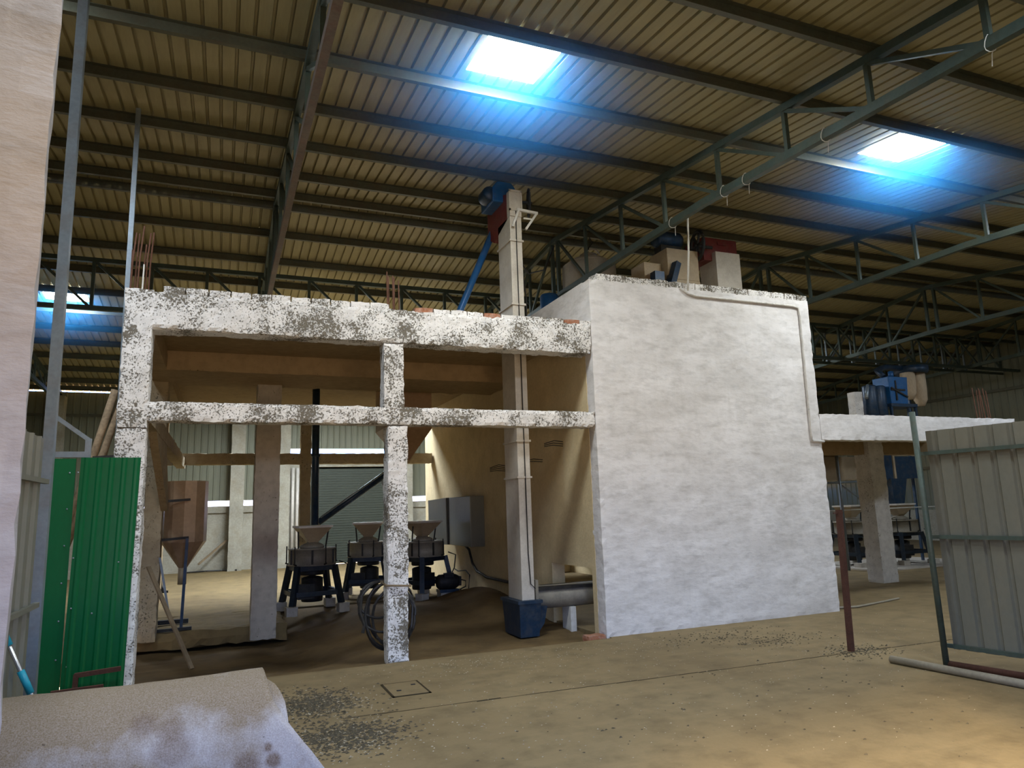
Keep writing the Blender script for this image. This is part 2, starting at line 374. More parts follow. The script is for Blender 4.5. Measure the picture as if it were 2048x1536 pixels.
for n, (i, k, a, b_) in enumerate(SK):
    xa, xb = X0 + i * RP, X0 + (i + k) * RP
    b = B(); q = 12; g = []                                      # thin plastic sheet, sagging under its own weight
    for iu in range(q + 1):
        row = []
        for iv in range(q + 1):
            u, w = 2 * iu / q - 1, 2 * iv / q - 1; y = a + (b_ - a) * iv / q
            row.append(b.bm.verts.new((xa + (xb - xa) * iu / q, y, zr(y) + .074 - SAG * (1 - u ** 4) * (1 - w ** 4))))
        g.append(row)
    for iu in range(q):
        for iv in range(q): b.bm.faces.new((g[iu][iv], g[iu + 1][iv], g[iu + 1][iv + 1], g[iu][iv + 1])).smooth = True
    st(b, 'window_or_light_panel_%d' % (n + 1), 'skylight')

# floor: concrete apron in front, sunken dirt floor inside the frame, concrete beyond
st(box(X0, X1, YN - 3, 7.86, -.25, 0), 'floor', 'floor')
st(box(4.45, X1, 7.86, YF + .2, -.25, 0), 'floor', 'floor')
b = B(); nx, ny = 80, 90
def dirt_z(x, y):
    t = min(1, max(0, (x - .9) / 1.2)); e = 11.55 + .12 * noise.noise(Vector((x * 1.5, 0, 0)))
    dp = min(1, max(0, (y - 8.1) / 1.3)); base = -.05 - .24 * (1 - t) * dp * dp * (3 - 2 * dp)
    if y > e - .5 and t > 0: base += (t * .05) * min(1, (y - e + .5) / .6)
    h = .26 * math.exp(-((x - 4.2) / .55) ** 2 - ((y - 11.6) / 1.5) ** 2) + .10 * math.exp(-((x - 3.2) / .8) ** 2 - ((y - 11.2) / .7) ** 2)
    k = min(1, max(0, (y - 7.9) / .5)); f = min(1, max(0, (13.2 - y) / .6))
    return (base + (h + .025 * noise.noise(Vector((x * 2.2, y * 2.2, 1))) + .012 * noise.noise(Vector((x * 8, y * 8, 4)))) * k) * f - (1 - f) * .03
g = [[b.bm.verts.new((-1.6 + 6.05 * i / nx, 7.86 + 5.5 * j / ny, dirt_z(-1.6 + 6.05 * i / nx, 7.86 + 5.5 * j / ny))) for j in range(ny + 1)] for i in range(nx + 1)]
for i in range(nx):
    for j in range(ny): b.bm.faces.new((g[i][j], g[i + 1][j], g[i + 1][j + 1], g[i][j + 1])).smooth = True
st(b, 'floor', 'dirt')
b = B().rough(X0, 1.0, 11.55, 13.4, -.25, .004, .12, .02, .05, 3); st(b, 'floor', 'floor2')
st(box(X0, -1.62, 7.86, 11.7, -.25, 0), 'floor', 'floor')
st(box(X0, 4.45, 13.3, YF + .2, -.25, 0), 'floor', 'floor2')
# saw-cut joint wandering across the apron
b = B(); px = [(.95 + .22 * k, 6.02 - .008 * k + .018 * noise.noise(Vector((k * .9, 3, 0)))) for k in range(34)]
for (xa, ya), (xb, yb) in zip(px, px[1:]): b.box(xa, xb, min(ya, yb) - .002, max(ya, yb) + .002, -.01, .002)
st(b, 'trim_1', 'dark')

# walls
def sheetwall(name, xa, xb, za, zb, y=YF):
    return B().ribs((xa, y, za), (1, 0, 0), (0, 0, 1), xb - xa, zb - za, .19, .022, .022, .05, (0, -1, 0))
b = sheetwall('', X0, -2.6, 2.06, 5.27); sheet_parts = b
b.ribs((-2.6, YF, 2.06), (1, 0, 0), (0, 0, 1), 4.5, 3.36, .19, .022, .022, .05, (0, -1, 0))
b.ribs((1.9, YF, 3.64), (1, 0, 0), (0, 0, 1), 3.8, 1.78, .19, .022, .022, .05, (0, -1, 0))
b.ribs((5.7, YF, 2.06), (1, 0, 0), (0, 0, 1), X1 - 5.7, 3.36, .19, .022, .022, .05, (0, -1, 0))
st(b, 'wall_back', 'sheet', solid=.004)
b = box(X0, 1.62, YF - .05, YF + .15, 0, 1.7); b.box(X0, 1.62, YF - .1, YF + .15, 1.7, 1.9)
b.box(5.5, X1, YF - .05, YF + .15, 0, 1.7); b.box(5.5, X1, YF - .1, YF + .15, 1.7, 1.9)
b.box(1.9, 5.7, YF - .03, YF + .1, 3.06, 3.46); b.box(1.6, 2.28, YF - .03, YF + .1, 0, 3.06)
st(b, 'wall_back', 'parapet')
b = B()
for zz in (3.0, 4.1): b.box(X0, X1, YF + .02, YF + .07, zz, zz + .07)
b.box(X0, X1, YF - .08, YF - .03, 4.55, 4.63); st(b, 'trim_2', 'purlin')
b = B(); z = .02
while z < 3.05:
    b.box(2.28, 5.42, YF + .02, YF + .05, z, z + .062); b.box(2.28, 5.42, YF + .03, YF + .04, z + .06, z + .08); z += .078
st(b, 'door_1', 'shutter')
b = B().ribs((X1, YN, 1.0), (0, 1, 0), (0, 0, 1), YF - YN, 5.75, .24, .025, .03, .07, (-1, 0, 0)); st(b, 'wall_right', 'sheet')
st(box(X1 - .03, X1 + .15, YN, YF, 0, 1.05), 'wall_right', 'parapet')
b = B()
for zz in (2.45, 3.6, 4.75): b.box(X1 - .10, X1 - .03, YN, YF, zz, zz + .09)
st(b, 'trim_3', 'purlin')
st(box(X0 - .12, X0, YN, YF, 0, 6.75), 'wall_left', 'sheet')
b = box(X0, DOOR['x0'], YN - .2, YN, 0, 5.45); b.box(DOOR['x1'], X1, YN - .2, YN, 0, 5.45); b.box(DOOR['x0'], DOOR['x1'], YN - .2, YN, DOOR['z1'], 5.45)
st(b, 'wall_front', 'parapet')

# ------------------------------------------------------------------ roof steel
def c_purlin(y, lab):
    z = zr(y); s = 1 if y < RIDGE_Y else -1
    b = box(X0, X1, y - .006, y + .006, z - .06, z + .065); b.box(X0, X1, y - .05, y + .006, z - .066, z - .058); b.box(X0, X1, y - .05, y + .006, z + .062, z + .068)
    return b.done('purlin', 'purlin', None, lab, 'purlin', 'roof purlins')
for i, y in enumerate(NEAR_PURLINS): c_purlin(y, 'long dark steel roof purlin, %s from the ridge on the near roof slope' % ORD[i])
for i, y in enumerate(FAR_PURLINS): c_purlin(y, 'long dark steel roof purlin, %s from the ridge on the far roof slope' % ORD[i])
def bz(y):                                                      # underside chord height along the hall
    pts = [(-1, 4.86), (2, 5.12), (7, 5.41), (11.4, 5.43), (14.1, 5.33), (23.3, 4.95)]
    for (a, za), (c, zc) in zip(pts, pts[1:]):
        if a <= y <= c: return za + (zc - za) * (y - a) / (c - a)
    return 4.9
TR_LAB = {-4.37: 'roof truss crossing the far left corner behind the skylight glare', .65: 'roof truss with rusty red-brown lower chord, left of the skylight', 5.66: 'greenish steel roof truss passing above the white block wall',
          10.65: 'greenish steel roof truss right of the white block, lit by the right skylight', 15.68: 'dark steel roof truss farther right, second from the right end wall', 20.7: 'dark steel roof truss closest to the right end wall'}
def truss(X):
    t = thing('roof_truss', TR_LAB[X], 'truss', (X, RIDGE_Y, 5.4), 'roof trusses'); tz = lambda y: zr(y) - .115
    lower = 'primer' if X == .65 else 'steel'
    b = B().bar((X, YN, tz(YN)), (X, RIDGE_Y, tz(RIDGE_Y)), .075, .085); b.bar((X, RIDGE_Y, tz(RIDGE_Y)), (X, YF, tz(YF)), .075, .085)
    b.done('top_chord', 'steel', t)
    ys = [-.8, 2, 7, 11.4, 14.1, 23.3]; b = B()
    for a, c in zip(ys, ys[1:]): b.bar((X, a, bz(a)), (X, c, bz(c)), .075, .095)
    b.done('bottom_chord', lower, t)
    near = [.9, 2.1, 3.3, 4.43, 5.52, 6.68, 7.86, 9.02, 10.2, 11.28]
    far = [11.52, 12.6, 13.7, 14.8, 15.9, 17.0, 18.1, 19.15, 20.2, 21.3, 22.4]
    for y in near + far:
        w = .06 if y in (11.28, 11.52) else .048
        B().bar((X, y, bz(y)), (X, y, tz(y)), w).done('post', 'steel', t)
    for a, c in zip(near, near[1:]): B().bar((X, c, tz(c) - .03), (X, a + .05, bz(a) + .03), .042).done('diagonal', 'steel', t)
    for a, c in zip(far, far[1:]): B().bar((X, a, tz(a) - .03), (X, c - .05, bz(c) + .03), .042).done('diagonal', 'steel', t)
for X in TR_LAB: truss(X)
t = thing('lattice_girder', 'long lattice girder carrying the trusses across the hall behind the concrete frame', 'girder', (8, 14.1, 5.33))
B().bar((X0, 14.1, 6.24), (X1, 14.1, 6.22), .075, .08).done('top_chord', 'steel', t)
B().bar((X0, 14.1, 5.35), (X1, 14.1, 5.30), .075, .08).done('bottom_chord', 'steel', t)
x = -6.04 ; k = 0
while x < X1:
    B().bar((x, 14.1, 5.33), (x, 14.1, 6.23), .055).done('post', 'steel', t)
    if x + .95 < X1: B().bar((x + .04, 14.1, 6.2), (x + .9, 14.1, 5.37), .045).done('diagonal', 'steel', t)
    x += .94
t = thing('lattice_girder', 'second lattice girder just behind the first, seen right of the white block', 'girder', (16, 14.6, 5.33))
B().bar((10.65, 14.6, 6.2), (X1, 14.6, 6.2), .06, .07).done('top_chord', 'steel', t)
B().bar((10.65, 14.6, 5.3), (X1, 14.6, 5.3), .06, .07).done('bottom_chord', 'steel', t)
x = 10.9
while x < X1 - .9:
    B().bar((x, 14.6, 5.3), (x, 14.6, 6.2), .04).done('post', 'galv', t)
    B().bar((x + .86, 14.6, 6.17), (x + .05, 14.6, 5.34), .035).done('diagonal', 'galv', t); x += .94
# slack wires looped over the lower chord of the truss
for i, y in enumerate((3.3, 5.0, 6.2, 6.6, 7.7)):
    z = bz(y); pts = [(5.66 + .06 * math.cos(a), y + .015 * math.sin(2 * a), z + .075 * math.sin(a)) for a in [2 * math.pi * q / 14 for q in range(15)]]
    pts += [(5.72, y + .03, z - .06), (5.73, y + .05, z - .16)]
    B().tube(pts, .004, 5).done('wire_loop', 'pvc', None, 'thin pale wire tied round the truss above the white wall, %s from the right' % ORD[i], 'wire', 'wire ties on the truss')

# ------------------------------------------------------------------ the concrete frame
FY = 7.92
t = thing('concrete_mezzanine', 'whitewashed two-level concrete frame with honeycombed beams standing left of the white block', 'concrete frame', (1.8, 9, 0))
B().rough(-1.0, -.72, FY, FY + .27, -.05, 2.5, .05, .008, .02, 1).done('column', 'pit', t)
B().rough(-.99, -.72, FY, FY + .27, 2.5, 3.95, .05, .006, .012, 2).done('column', 'pit', t)
B().rough(1.72, 1.955, FY, FY + .25, -.05, 2.56, .04, .007, .02, 3).done('column', 'pit', t)
B().rough(1.68, 1.915, FY, FY + .25, 2.75, 3.52, .04, .006, .012, 4).done('column', 'pit', t)
B().rough(-.98, 4.40, FY, FY + .28, 3.53, 3.93, .045, .009, .02, 5).done('beam', 'pit', t)
B().rough(-1.0, 4.40, FY + .0, FY + .22, 2.57, 2.775, .045, .009, .022, 6).done('beam', 'pit', t)
B().rough(-.86, -.70, FY + .26, 15.8, 2.57, 2.78, .12, .008, .015, 7).done('beam', 'rough', t)
box(-1.0, 4.40, FY + .26, 15.7, 3.86, 3.94).done('slab', 'brown', t, 'brown bare concrete slab')
B().rough(-1.0, 4.40, 10.5, 11.72, 3.59, 3.87, .1, .006, .012, 8).done('beam', 'brown', t)
B().rough(-1.0, 4.40, 15.45, 15.7, 3.5, 3.87, .1, .006, .012, 9).done('beam', 'brown', t)
B().rough(-1.0, -.75, FY + .26, 15.7, 3.6, 3.87, .1, .006, .012, 10).done('beam', 'brown', t)
B().rough(.455, .82, 11.42, 11.76, -.2, 3.62, .06, .006, .014, 11).done('column', 'column', t, 'dull grey inner column with a vertical crack')
B().rough(-1.02, -.78, 11.45, 11.75, -.1, 3.62, .06, .008, .016, 12).done('column', 'rough', t)
B().rough(-1.3, -1.02, 15.45, 15.75, -.1, 3.6, .08, .006, .012, 13).done('column', 'brown', t)
B().rough(1.52, 1.74, 15.5, 15.75, -.1, 3.6, .08, .008, .014, 14).done('column', 'rough', t)
B().rough(-1.3, 4.38, 15.5, 15.72, 2.63, 2.86, .07, .008, .016, 15).done('beam', 'rough', t)
box(-1.02, -.74, 8.2, 8.36, 2.0, 2.58).done('rib_wall', 'rough', t)
B().poly([(-.80, 8.9, 2.58), (-.80, 10.6, 2.58), (-.80, 11.45, 1.9), (-.80, 11.45, 1.7)], (.09, 0, 0)).done('brace', 'rough', t, 'sloping brown brace under the left edge beam')
b = B(); x = -.64
while x < 1.58:
    w = .2 + .03 * random.random(); b.rough(x, x + w, FY + .01, FY + .12, 3.915, 4.0 - .012 * random.random(), .05, .004, .012, int(x * 30)); x += w + .006
b.done('brick_course', 'pit', t, 'single course of whitewashed bricks laid along the top of the front beam')
b = B(); x = 2.05; k = 0
while x < 4.3:
    w = .2 + .03 * random.random(); tgt = B() if k in (0, 4, 9) else b
    tgt.rough(x, x + w, FY + .012, FY + .12, 3.915, 3.975 + .012 * random.random(), .05, .004, .012, int(x * 30))
    if tgt is not b:
        tgt.done('brick', 'brick', t, 'bare red brick among the whitewashed ones')
        if len(b.bm.verts): b.done('brick_course', 'pit', t); b = B()
    x += w + .008; k += 1
b.done('brick_course', 'pit', t)
for (x, y, h, dx) in [(-.955, 7.99, .62, .03), (-.93, 8.12, .66, .02), (-.89, 7.98, .70, .035), (-.86, 8.13, .55, .02), (-.82, 7.99, .63, .03), (-.80, 8.12, .69, .025), (-.96, 8.05, .45, .0)]:
    B().tube([(x, y, 3.85), (x + .3 * dx, y, 3.95 + h * .5), (x + dx, y, 3.95 + h)], .0085, 6).done('rebar', 'rebar', t)
B().tube([(-.84, 7.96, 3.85), (-.835, 7.96, 4.22)], .008, 6).done('rebar', 'pvc', t, 'pale short bar')
for (x, y, h) in [(1.74, 8.0, .46), (1.78, 8.1, .44), (1.81, 8.0, .42), (1.85, 8.11, .43), (1.88, 8.0, .36)]:
    B().tube([(x, y, 3.85), (x - .01, y, 3.95 + h)], .008, 6).done('rebar', 'rebar', t)
B().rough(4.17, 4.42, 7.95, 8.12, -.06, .03, .05, .004, .012, 91).done('brick', 'brick', None, 'weathered red brick lying on the floor at the corner of the white block', 'brick')

# ------------------------------------------------------------------ the white block
BX0, BX1, BY1, BH = 4.41, 8.19, 16.2, 4.56
t = blk = thing('block_house', 'tall whitewashed masonry block room with a plain front wall', 'block room', (6.3, 8, 0))
B().rough(BX0, BX1, FY, FY + .23, -.02, BH, .07, .006, .012, 20).done('front_wall', 'wall', t)
b = box(BX0, BX0 + .2, FY + .2, 8.22, -.02, 3.9); b.box(BX0, BX0 + .2, 8.22, 9.42, .80, 3.9); b.box(BX0, BX0 + .2, 9.42, BY1, -.15, 3.9)
box(BX0, BX0 + .2, FY + .2, BY1, 3.9, BH).done('upper_side_wall', 'wall', t, 'whitewashed strip of side wall above the slab')
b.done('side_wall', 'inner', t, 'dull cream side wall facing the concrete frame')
b = box(BX1 - .2, BX1, FY + .2, BY1, 0, BH); b.box(BX0 + .19, BX1 - .19, BY1 - .2, BY1, 0, 1.05); b.box(BX0 + .19, BX1 - .19, BY1 - .2, BY1, 2.2, BH)
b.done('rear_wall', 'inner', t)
b = B(); x = BX0 + .12
while x < BX1 - .1:
    w = min(.215 + .02 * random.random(), BX1 - x); b.rough(x, x + w, FY + .004, FY + .22, BH - .015, BH + .085 + .008 * random.random(), .05, .005, .012, int(x * 20)); x += w + .005
b.done('brick_course', 'pit', t, 'whitewashed brick coping with dark mortar gaps')
box(4.62, 4.80, 10.2, 10.4, 0, BH).done('inner_pier', 'pvc', t, 'pale pier seen through the low wall opening')
t2 = thing('conduit', 'thin conduit pipe running along the top and right edge of the white block', 'pipe', (7, 7.9, 4.4))
B().tube([(6.06, 7.87, 5.74), (6.02, 7.87, 5.1), (5.97, 7.89, 4.52)], .014, 8).done('riser', 'pvc', t2, 'straight white riser standing above the wall top')
B().tube([(5.86, 7.92, 4.56), (5.97, 7.90, 4.48), (6.1, 7.898, 4.455), (7.85, 7.898, 4.45), (7.97, 7.898, 4.43), (7.985, 7.898, 4.3), (7.965, 7.898, 2.5), (7.97, 7.898, 2.42), (8.2, 7.898, 2.41)], .018, 8).done('run', 'pit2', t2)

# ------------------------------------------------------------------ bucket elevator through the frame
def elevator(name, label, x0, x1, y0, y1, zb, zt, full):
    t = thing(name, label, 'bucket elevator', ((x0 + x1) / 2, (y0 + y1) / 2, zb))
    b = box(x0, x1, y0, y1, zb, zt); cs = b.done('casing', 'cream', t, bevel=.004)
    for z in ((zb + 1.55, 2.45, 4.33, 5.25) if full else (5.0,)): box(x0 - .018, x1 + .018, y0 - .018, y1 + .018, z, z + .025).done('flange', 'cream', cs)
    return t
ex0, ex1, ey0, ey1 = 3.60, 3.775, 8.62, 9.08
t = elevator('bucket_elevator', 'tall pale bucket elevator leg rising through the concrete frame to the roof', ex0, ex1, ey0, ey1, .42, 5.62, True)
box(ex0 + .0, ex1 + .0, ey0 - .012, ey0 + .1, 5.62, 6.0).done('casing_door', 'cream', t)
b = box(ex0 - .012, ex1 + .012, ey0 - .025, ey0 - .01, 5.98, 6.01); b.box(ex0 - .012, ex1 + .012, ey0 - .025, ey0 - .01, 5.70, 5.725)
b.box(ex0 - .012, ex0 + .01, ey0 - .025, ey0 - .01, 5.70, 6.0); b.box(ex1 - .01, ex1 + .012, ey0 - .025, ey0 - .01, 5.70, 6.0); b.done('door_frame', 'cream', t)
B().poly([(3.60, ey0 + .1, 5.60), (3.60, ey0 + .1, 5.98), (3.60, ey0 + .2, 6.02), (3.60, 9.5, 5.98), (3.60, 9.5, 5.6), (3.60, 9.25, 5.45)], (.175, 0, 0)).done('head', 'red', t, 'dark red discharge head')
B().poly([(3.44, 9.35, 5.92), (3.80, 9.35, 5.92), (3.80, 9.35, 6.16), (3.74, 9.35, 6.24), (3.52, 9.35, 6.24), (3.44, 9.35, 6.14)], (0, -.5, 0)).done('hood', 'bright', t, 'blue sheet hood', bevel=.02)  # brighter blue: the skylight glow is put into its colour
B().lathe([(.001, -.14), (.09, -.14), (.11, -.1), (.11, .1), (.09, .14), (.001, .14)], (3.42, 9.0, 6.05), 18, 'y').done('motor', 'blue', t)
c = (3.97, 8.78, 5.93)
pu = B().tube([(c[0] + .05 * math.cos(q), c[1] + .15 * math.cos(q), c[2] + .2 * math.sin(q)) for q in [2 * math.pi * k / 24 for k in range(25)]], .018, 6, False).done('pulley', 'black', t, 'spoked drive pulley')
b = B()
for k in range(5): b.bar(c, (c[0] + .05 * math.cos(k * 1.257), c[1] + .15 * math.cos(k * 1.257), c[2] + .2 * math.sin(k * 1.257)), .018)
b.bar((3.76, 8.78, 5.93), (4.02, 8.78, 5.93), .03); b.done('spoke', 'black', pu)
b = B().bar((3.70, 8.60, 5.72), (4.02, 8.60, 5.70), .035); b.bar((3.62, 8.58, 5.45), (3.72, 8.58, 5.70), .03); b.bar((4.0, 8.60, 5.69), (3.83, 8.60, 5.44), .03)
b.bar((3.80, 8.60, 5.60), (3.95, 8.60, 5.60), .02); b.done('bracket', 'pvc', t, 'pale bracket arm with two braces')
b = B().tube([(3.69, 8.607, 5.72), (3.685, 8.607, 5.3), (3.692, 8.607, 3.0), (3.70, 8.607, 1.0), (3.72, 8.607, .62), (3.78, 8.60, .56)], .008, 6)
b.done('cable', 'black', t, 'dark cable hanging down the front of the casing')
b = B().frustum((.13, .26), -.03, (.15, .30), .38, (3.69, 8.87)); b.box(3.52, 3.86, 8.56, 9.19, .38, .42)
b.done('boot', 'blue', t, 'dark blue boot')
B().poly([(3.82, 8.62, .33), (3.95, 8.62, .33), (3.90, 8.62, .12), (3.82, 8.62, .02)], (0, .3, 0)).done('feed_chute', 'blue', t)
t = thing('blue_discharge_pipe', 'slanting blue spout pipe running down from the elevator head', 'pipe', (3.2, 9.6, 4.5))
B().tube([(3.66, 9.42, 5.72), (3.12, 9.65, 4.35), (3.02, 9.7, 4.0)], .052, 12).done('spout', 'bright', t)
B().tube([(3.02, 9.7, 4.02), (3.0, 9.71, 3.95)], .07, 12).done('collar', 'blue', t)

t = thing('screw_conveyor', 'grey screw conveyor trough passing from the elevator boot through the low wall opening', 'conveyor', (4.4, 8.8, .4))
b = B().lathe([(.001, 0), (.15, 0), (.15, 1.9), (.001, 1.9)], (3.84, 8.83, .42), 24, 'x'); tr = b.done('trough', 'stone', t)
box(3.80, 5.74, 8.68, 8.98, .52, .56).done('cover', 'black', tr, 'dark grimy cover')
box(3.80, 3.84, 8.64, 9.02, .20, .66).done('end_plate', 'stone', t)
B().lathe([(.001, 0), (.045, 0), (.045, .07), (.001, .07)], (3.735, 8.75, .42), 14, 'x').done('bearing', 'black', t)
box(4.32, 4.40, 8.7, 8.95, -.05, .28).done('support', 'pvc', t)

# ------------------------------------------------------------------ stone mills
def mill(name, label, loc, rz, group='stone flour mills'):
    t = thing(name, label, 'flour mill', (0, 0, 0), group)
    b = B().lathe([(.30, .74), (.40, .74), (.40, .76), (.385, .77), (.385, 1.0), (.395, 1.0), (.395, 1.02), (.001, 1.02)], seg=32); sc = b.done('stone_casing', 'stone', t)
    for k in range(6):
        a = k * 1.047 + .3; B().bar((.388 * math.cos(a), .388 * math.sin(a), .77), (.388 * math.cos(a), .388 * math.sin(a), 1.0), .03, .02).done('band', 'black', sc)
    B().lathe([(.001, 1.02), (.2, 1.02), (.2, 1.06), (.15, 1.09), (.08, 1.12), (.001, 1.12)], seg=24).done('eye_cover', 'stone', t)
    b = B().frustum((.075, .075), 1.11, (.27, .24), 1.36); hp = b.done('hopper', 'tan', t, 'flared feed hopper')
    b = B().frustum((.285, .255), 1.36, (.285, .255), 1.395); b.done('hopper_rim', 'cream', hp)
    B().tube([(-.22, .05, 1.02), (-.24, .0, 1.3)], .014, 6).done('hopper_stay', 'black', hp); B().tube([(.2, -.1, 1.02), (.24, -.12, 1.32)], .014, 6).done('hopper_stay', 'black', hp)
    for sx_, sy_ in ((-1, -1), (1, -1), (1, 1), (-1, 1)):
        B().bar((.30 * sx_, .30 * sy_, .74), (.40 * sx_, .40 * sy_, .12), .085, .085).done('leg', 'navy', t)
    for zz, h in ((.70, .30), (.30, .37)):
        b = B()
        for s_ in (-1, 1): b.bar((-h, s_ * h, zz), (h, s_ * h, zz), .05, .075); b.bar((s_ * h, -h, zz), (s_ * h, h, zz), .05, .075)
        b.done('frame', 'navy', t)
    for k in range(5):
        a = k * 1.2 + .2
        b = B().tube([(.40 * math.cos(a), .40 * math.sin(a), .76), (.46 * math.cos(a), .46 * math.sin(a), .78)], .014, 6); b.tube([(.44 * math.cos(a), .44 * math.sin(a), .78), (.44 * math.cos(a), .44 * math.sin(a), 1.06)], .011, 6)
        b.done('tie_bolt', 'black', sc)
    dm = B().lathe([(.001, .14), (.17, .14), (.18, .16), (.18, .52), (.14, .54), (.05, .56), (.05, .72), (.001, .72)], (.02, .05, 0), 18).done('drive_motor', 'black', t, 'black upright drive motor')
    b = B().lathe([(.001, .58), (.2, .58), (.21, .6), (.21, .64), (.2, .66), (.001, .66)], (0, 0, 0), 24); b.done('drive_pulley', 'black', dm)
    box(-.3, -.04, -.36, -.26, .22, .46).done('belt_guard', 'black', t)
    B().tube([(.38, -.3, .8), (.52, -.36, .74), (.50, -.34, .5), (.46, -.32, .42)], .012, 6).done('hose', 'rubber', t)
    for sx_, sy_ in ((-1, -1), (1, -1), (1, 1), (-1, 1)):
        x, y = .42 * sx_, .42 * sy_
        B().rough(x - .09, x + .09, y - .09, y + .09, -.02, .13, .06, .004, .01, int(5 * sx_ + 3 * sy_)).done('foot_block', 'column', t)
    t.location = loc; t.rotation_euler = (0, 0, rz); return t
m0 = mill('stone_mill', 'stone flour mill with hopper standing behind the inner grey column', (1.47, 12.75, .0), .12)
m1 = copy_tree(m0); m1.location = (2.70, 14.2, 0); m1.rotation_euler = (0, 0, -.25); m1['label'] = 'stone flour mill left of the hanging hose coil, lit from behind'
m2 = copy_tree(m0); m2.location = (3.55, 13.3, 0); m2.rotation_euler = (0, 0, .5); m2['label'] = 'stone flour mill nearest the control panel on the inner wall'
m3 = copy_tree(m0); m3.location = (13.65, 12.6, 0); m3.rotation_euler = (0, 0, .1); m3['label'] = 'stone flour mill under the right canopy, left of the pillar'
m4 = copy_tree(m0); m4.location = (14.85, 12.3, 0); m4.rotation_euler = (0, 0, -.1); m4['label'] = 'stone flour mill under the right canopy, right of the pillar below the blue bin'
t = thing('electric_motor', 'black electric motor on a short frame beside the middle mill', 'motor', (3.85, 12.9, 0))
B().lathe([(.001, -.2), (.1, -.2), (.13, -.16), (.13, .14), (.1, .2), (.001, .2)], (3.88, 12.8, .30), 20, 'x').done('housing', 'black', t)
box(4.06, 4.12, 12.72, 12.88, .22, .38).done('fan_cover', 'black', t); box(3.78, 3.96, 12.66, 12.74, .38, .46).done('terminal_box', 'black', t)
b = box(3.7, 4.06, 12.68, 12.92, .12, .17); b.done('base_frame', 'blue', t); B().rough(3.72, 4.02, 12.7, 12.95, -.05, .12, .08, .005, .01, 4).done('foot_block', 'column', t)
B().tube([(4.1, 12.75, .33), (4.2, 12.72, .30), (4.19, 12.7, .2), (4.08, 12.68, .16)], .012, 6).done('cable', 'rubber', t)

t = thing('auger_conveyor', 'dark sloping auger tube rising from the rear mill toward the block', 'conveyor', (2.5, 14.2, 1.4))
B().tube([(1.72, 14.1, 1.42), (3.5, 14.4, 2.62)], .062, 12).done('tube', 'blue', t)
B().tube([(1.76, 14.02, 1.52), (3.5, 14.3, 2.70)], .018, 8).done('edge_rail', 'galv', t)
B().bar((2.98, 14.3, 2.2), (3.2, 14.3, 1.6), .025).done('stay', 'galv', t)
t = thing('drop_pipe', 'dark blue vertical drop pipe above the rear mill hopper', 'pipe', (1.54, 13.1, 1.4))
B().tube([(1.545, 13.1, 1.40), (1.535, 13.1, 3.86)], .065, 14).done('tube', 'blue', t); B().tube([(1.545, 13.1, 2.6), (1.545, 13.1, 2.64)], .08, 14).done('collar', 'blue', t)
t = thing('hanging_hopper', 'brown hopper hanging under the slab behind the middle front column', 'hopper', (3.0, 12.5, 2.5))
B().frustum((.42, .4), 3.02, (.42, .4), 3.86, (3.0, 12.5)).done('bin', 'tank', t); B().frustum((.07, .07), 2.48, (.42, .4), 3.02, (3.02, 12.5), (3.0, 12.5)).done('cone', 'tank', t)

# ------------------------------------------------------------------ tan tank on its stand
t = thing('hopper_tank', 'tan cylindrical hopper tank on a dark angle-iron stand behind the left column', 'tank', (-.5, 11.9, 0))
B().lathe([(.001, 1.24), (.312, 1.24), (.312, 2.14), (.30, 2.14), (.30, 1.3), (.001, 1.3)], (-.5, 11.95, 0), 12, smooth=False).done('shell', 'tank', t)
B().lathe([(.05, .86), (.06, .86), (.312, 1.24), (.001, 1.24)], (-.5, 11.95, 0), 12, smooth=False).done('cone', 'tank', t)
B().lathe([(.001, .62), (.06, .62), (.06, .87), (.001, .87)], (-.5, 11.95, 0), 14).done('outlet', 'tan', t)
for z in (1.28, 1.83):
    b = B().bar((-.92, 11.58, z), (-.42, 11.58, z + .03), .035); b.bar((-.92, 11.58, z), (-.92, 12.3, z), .035); b.bar((-1.02, 11.56, z - .05), (-.86, 11.56, z - .05), .06, .05); b.done('frame_rail', 'black', t)
B().bar((-.44, 11.58, 1.3), (-.47, 11.62, .02), .04).done('leg', 'blue', t); B().bar((-.90, 12.3, 1.9), (-.90, 12.3, .02), .04).done('leg', 'blue', t)
b = B().bar((-.95, 11.62, .02), (-.33, 11.62, .03), .06, .04); b.bar((-.9, 12.3, .05), (-.4, 12.3, .05), .08, .06); b.done('base_rail', 'black', t)
B().bar((-.78, 11.45, 1.05), (-.62, 11.5, .2), .03).done('brace', 'galv', t)
B().bar((-.80, 9.95, 1.02), (-.245, 9.42, -.13), .055, .02).done('timber_plank', 'wood', None, 'narrow weathered plank leaning against the left column', 'plank')
t = thing('steel_trestle', 'small dark steel stand on the floor by the back wall, under the tan tank', 'stand', (-1.3, 17.6, 0))
b = B().bar((-1.65, 17.6, .02), (-1.0, 17.6, .02), .05); b.done('foot', 'black', t); B().bar((-1.12, 17.6, .02), (-1.25, 17.6, .72), .045).done('leg', 'black', t); B().bar((-1.05, 17.6, .02), (-1.28, 17.7, .3), .04).done('brace', 'black', t)
B().bar((-.55, 22.9, .25), (.2, 23.2, .9), .05).done('timber_pole', 'wood', None, 'short pole leaning on the back wall dado', 'pole')
B().tube([(-1.0, 23.0, .03), (-.3, 22.9, .05), (.1, 23.1, .03), (.5, 22.95, .03)], .025, 6).done('hose', 'rubber', None, 'dark hose lying along the foot of the back wall', 'hose')

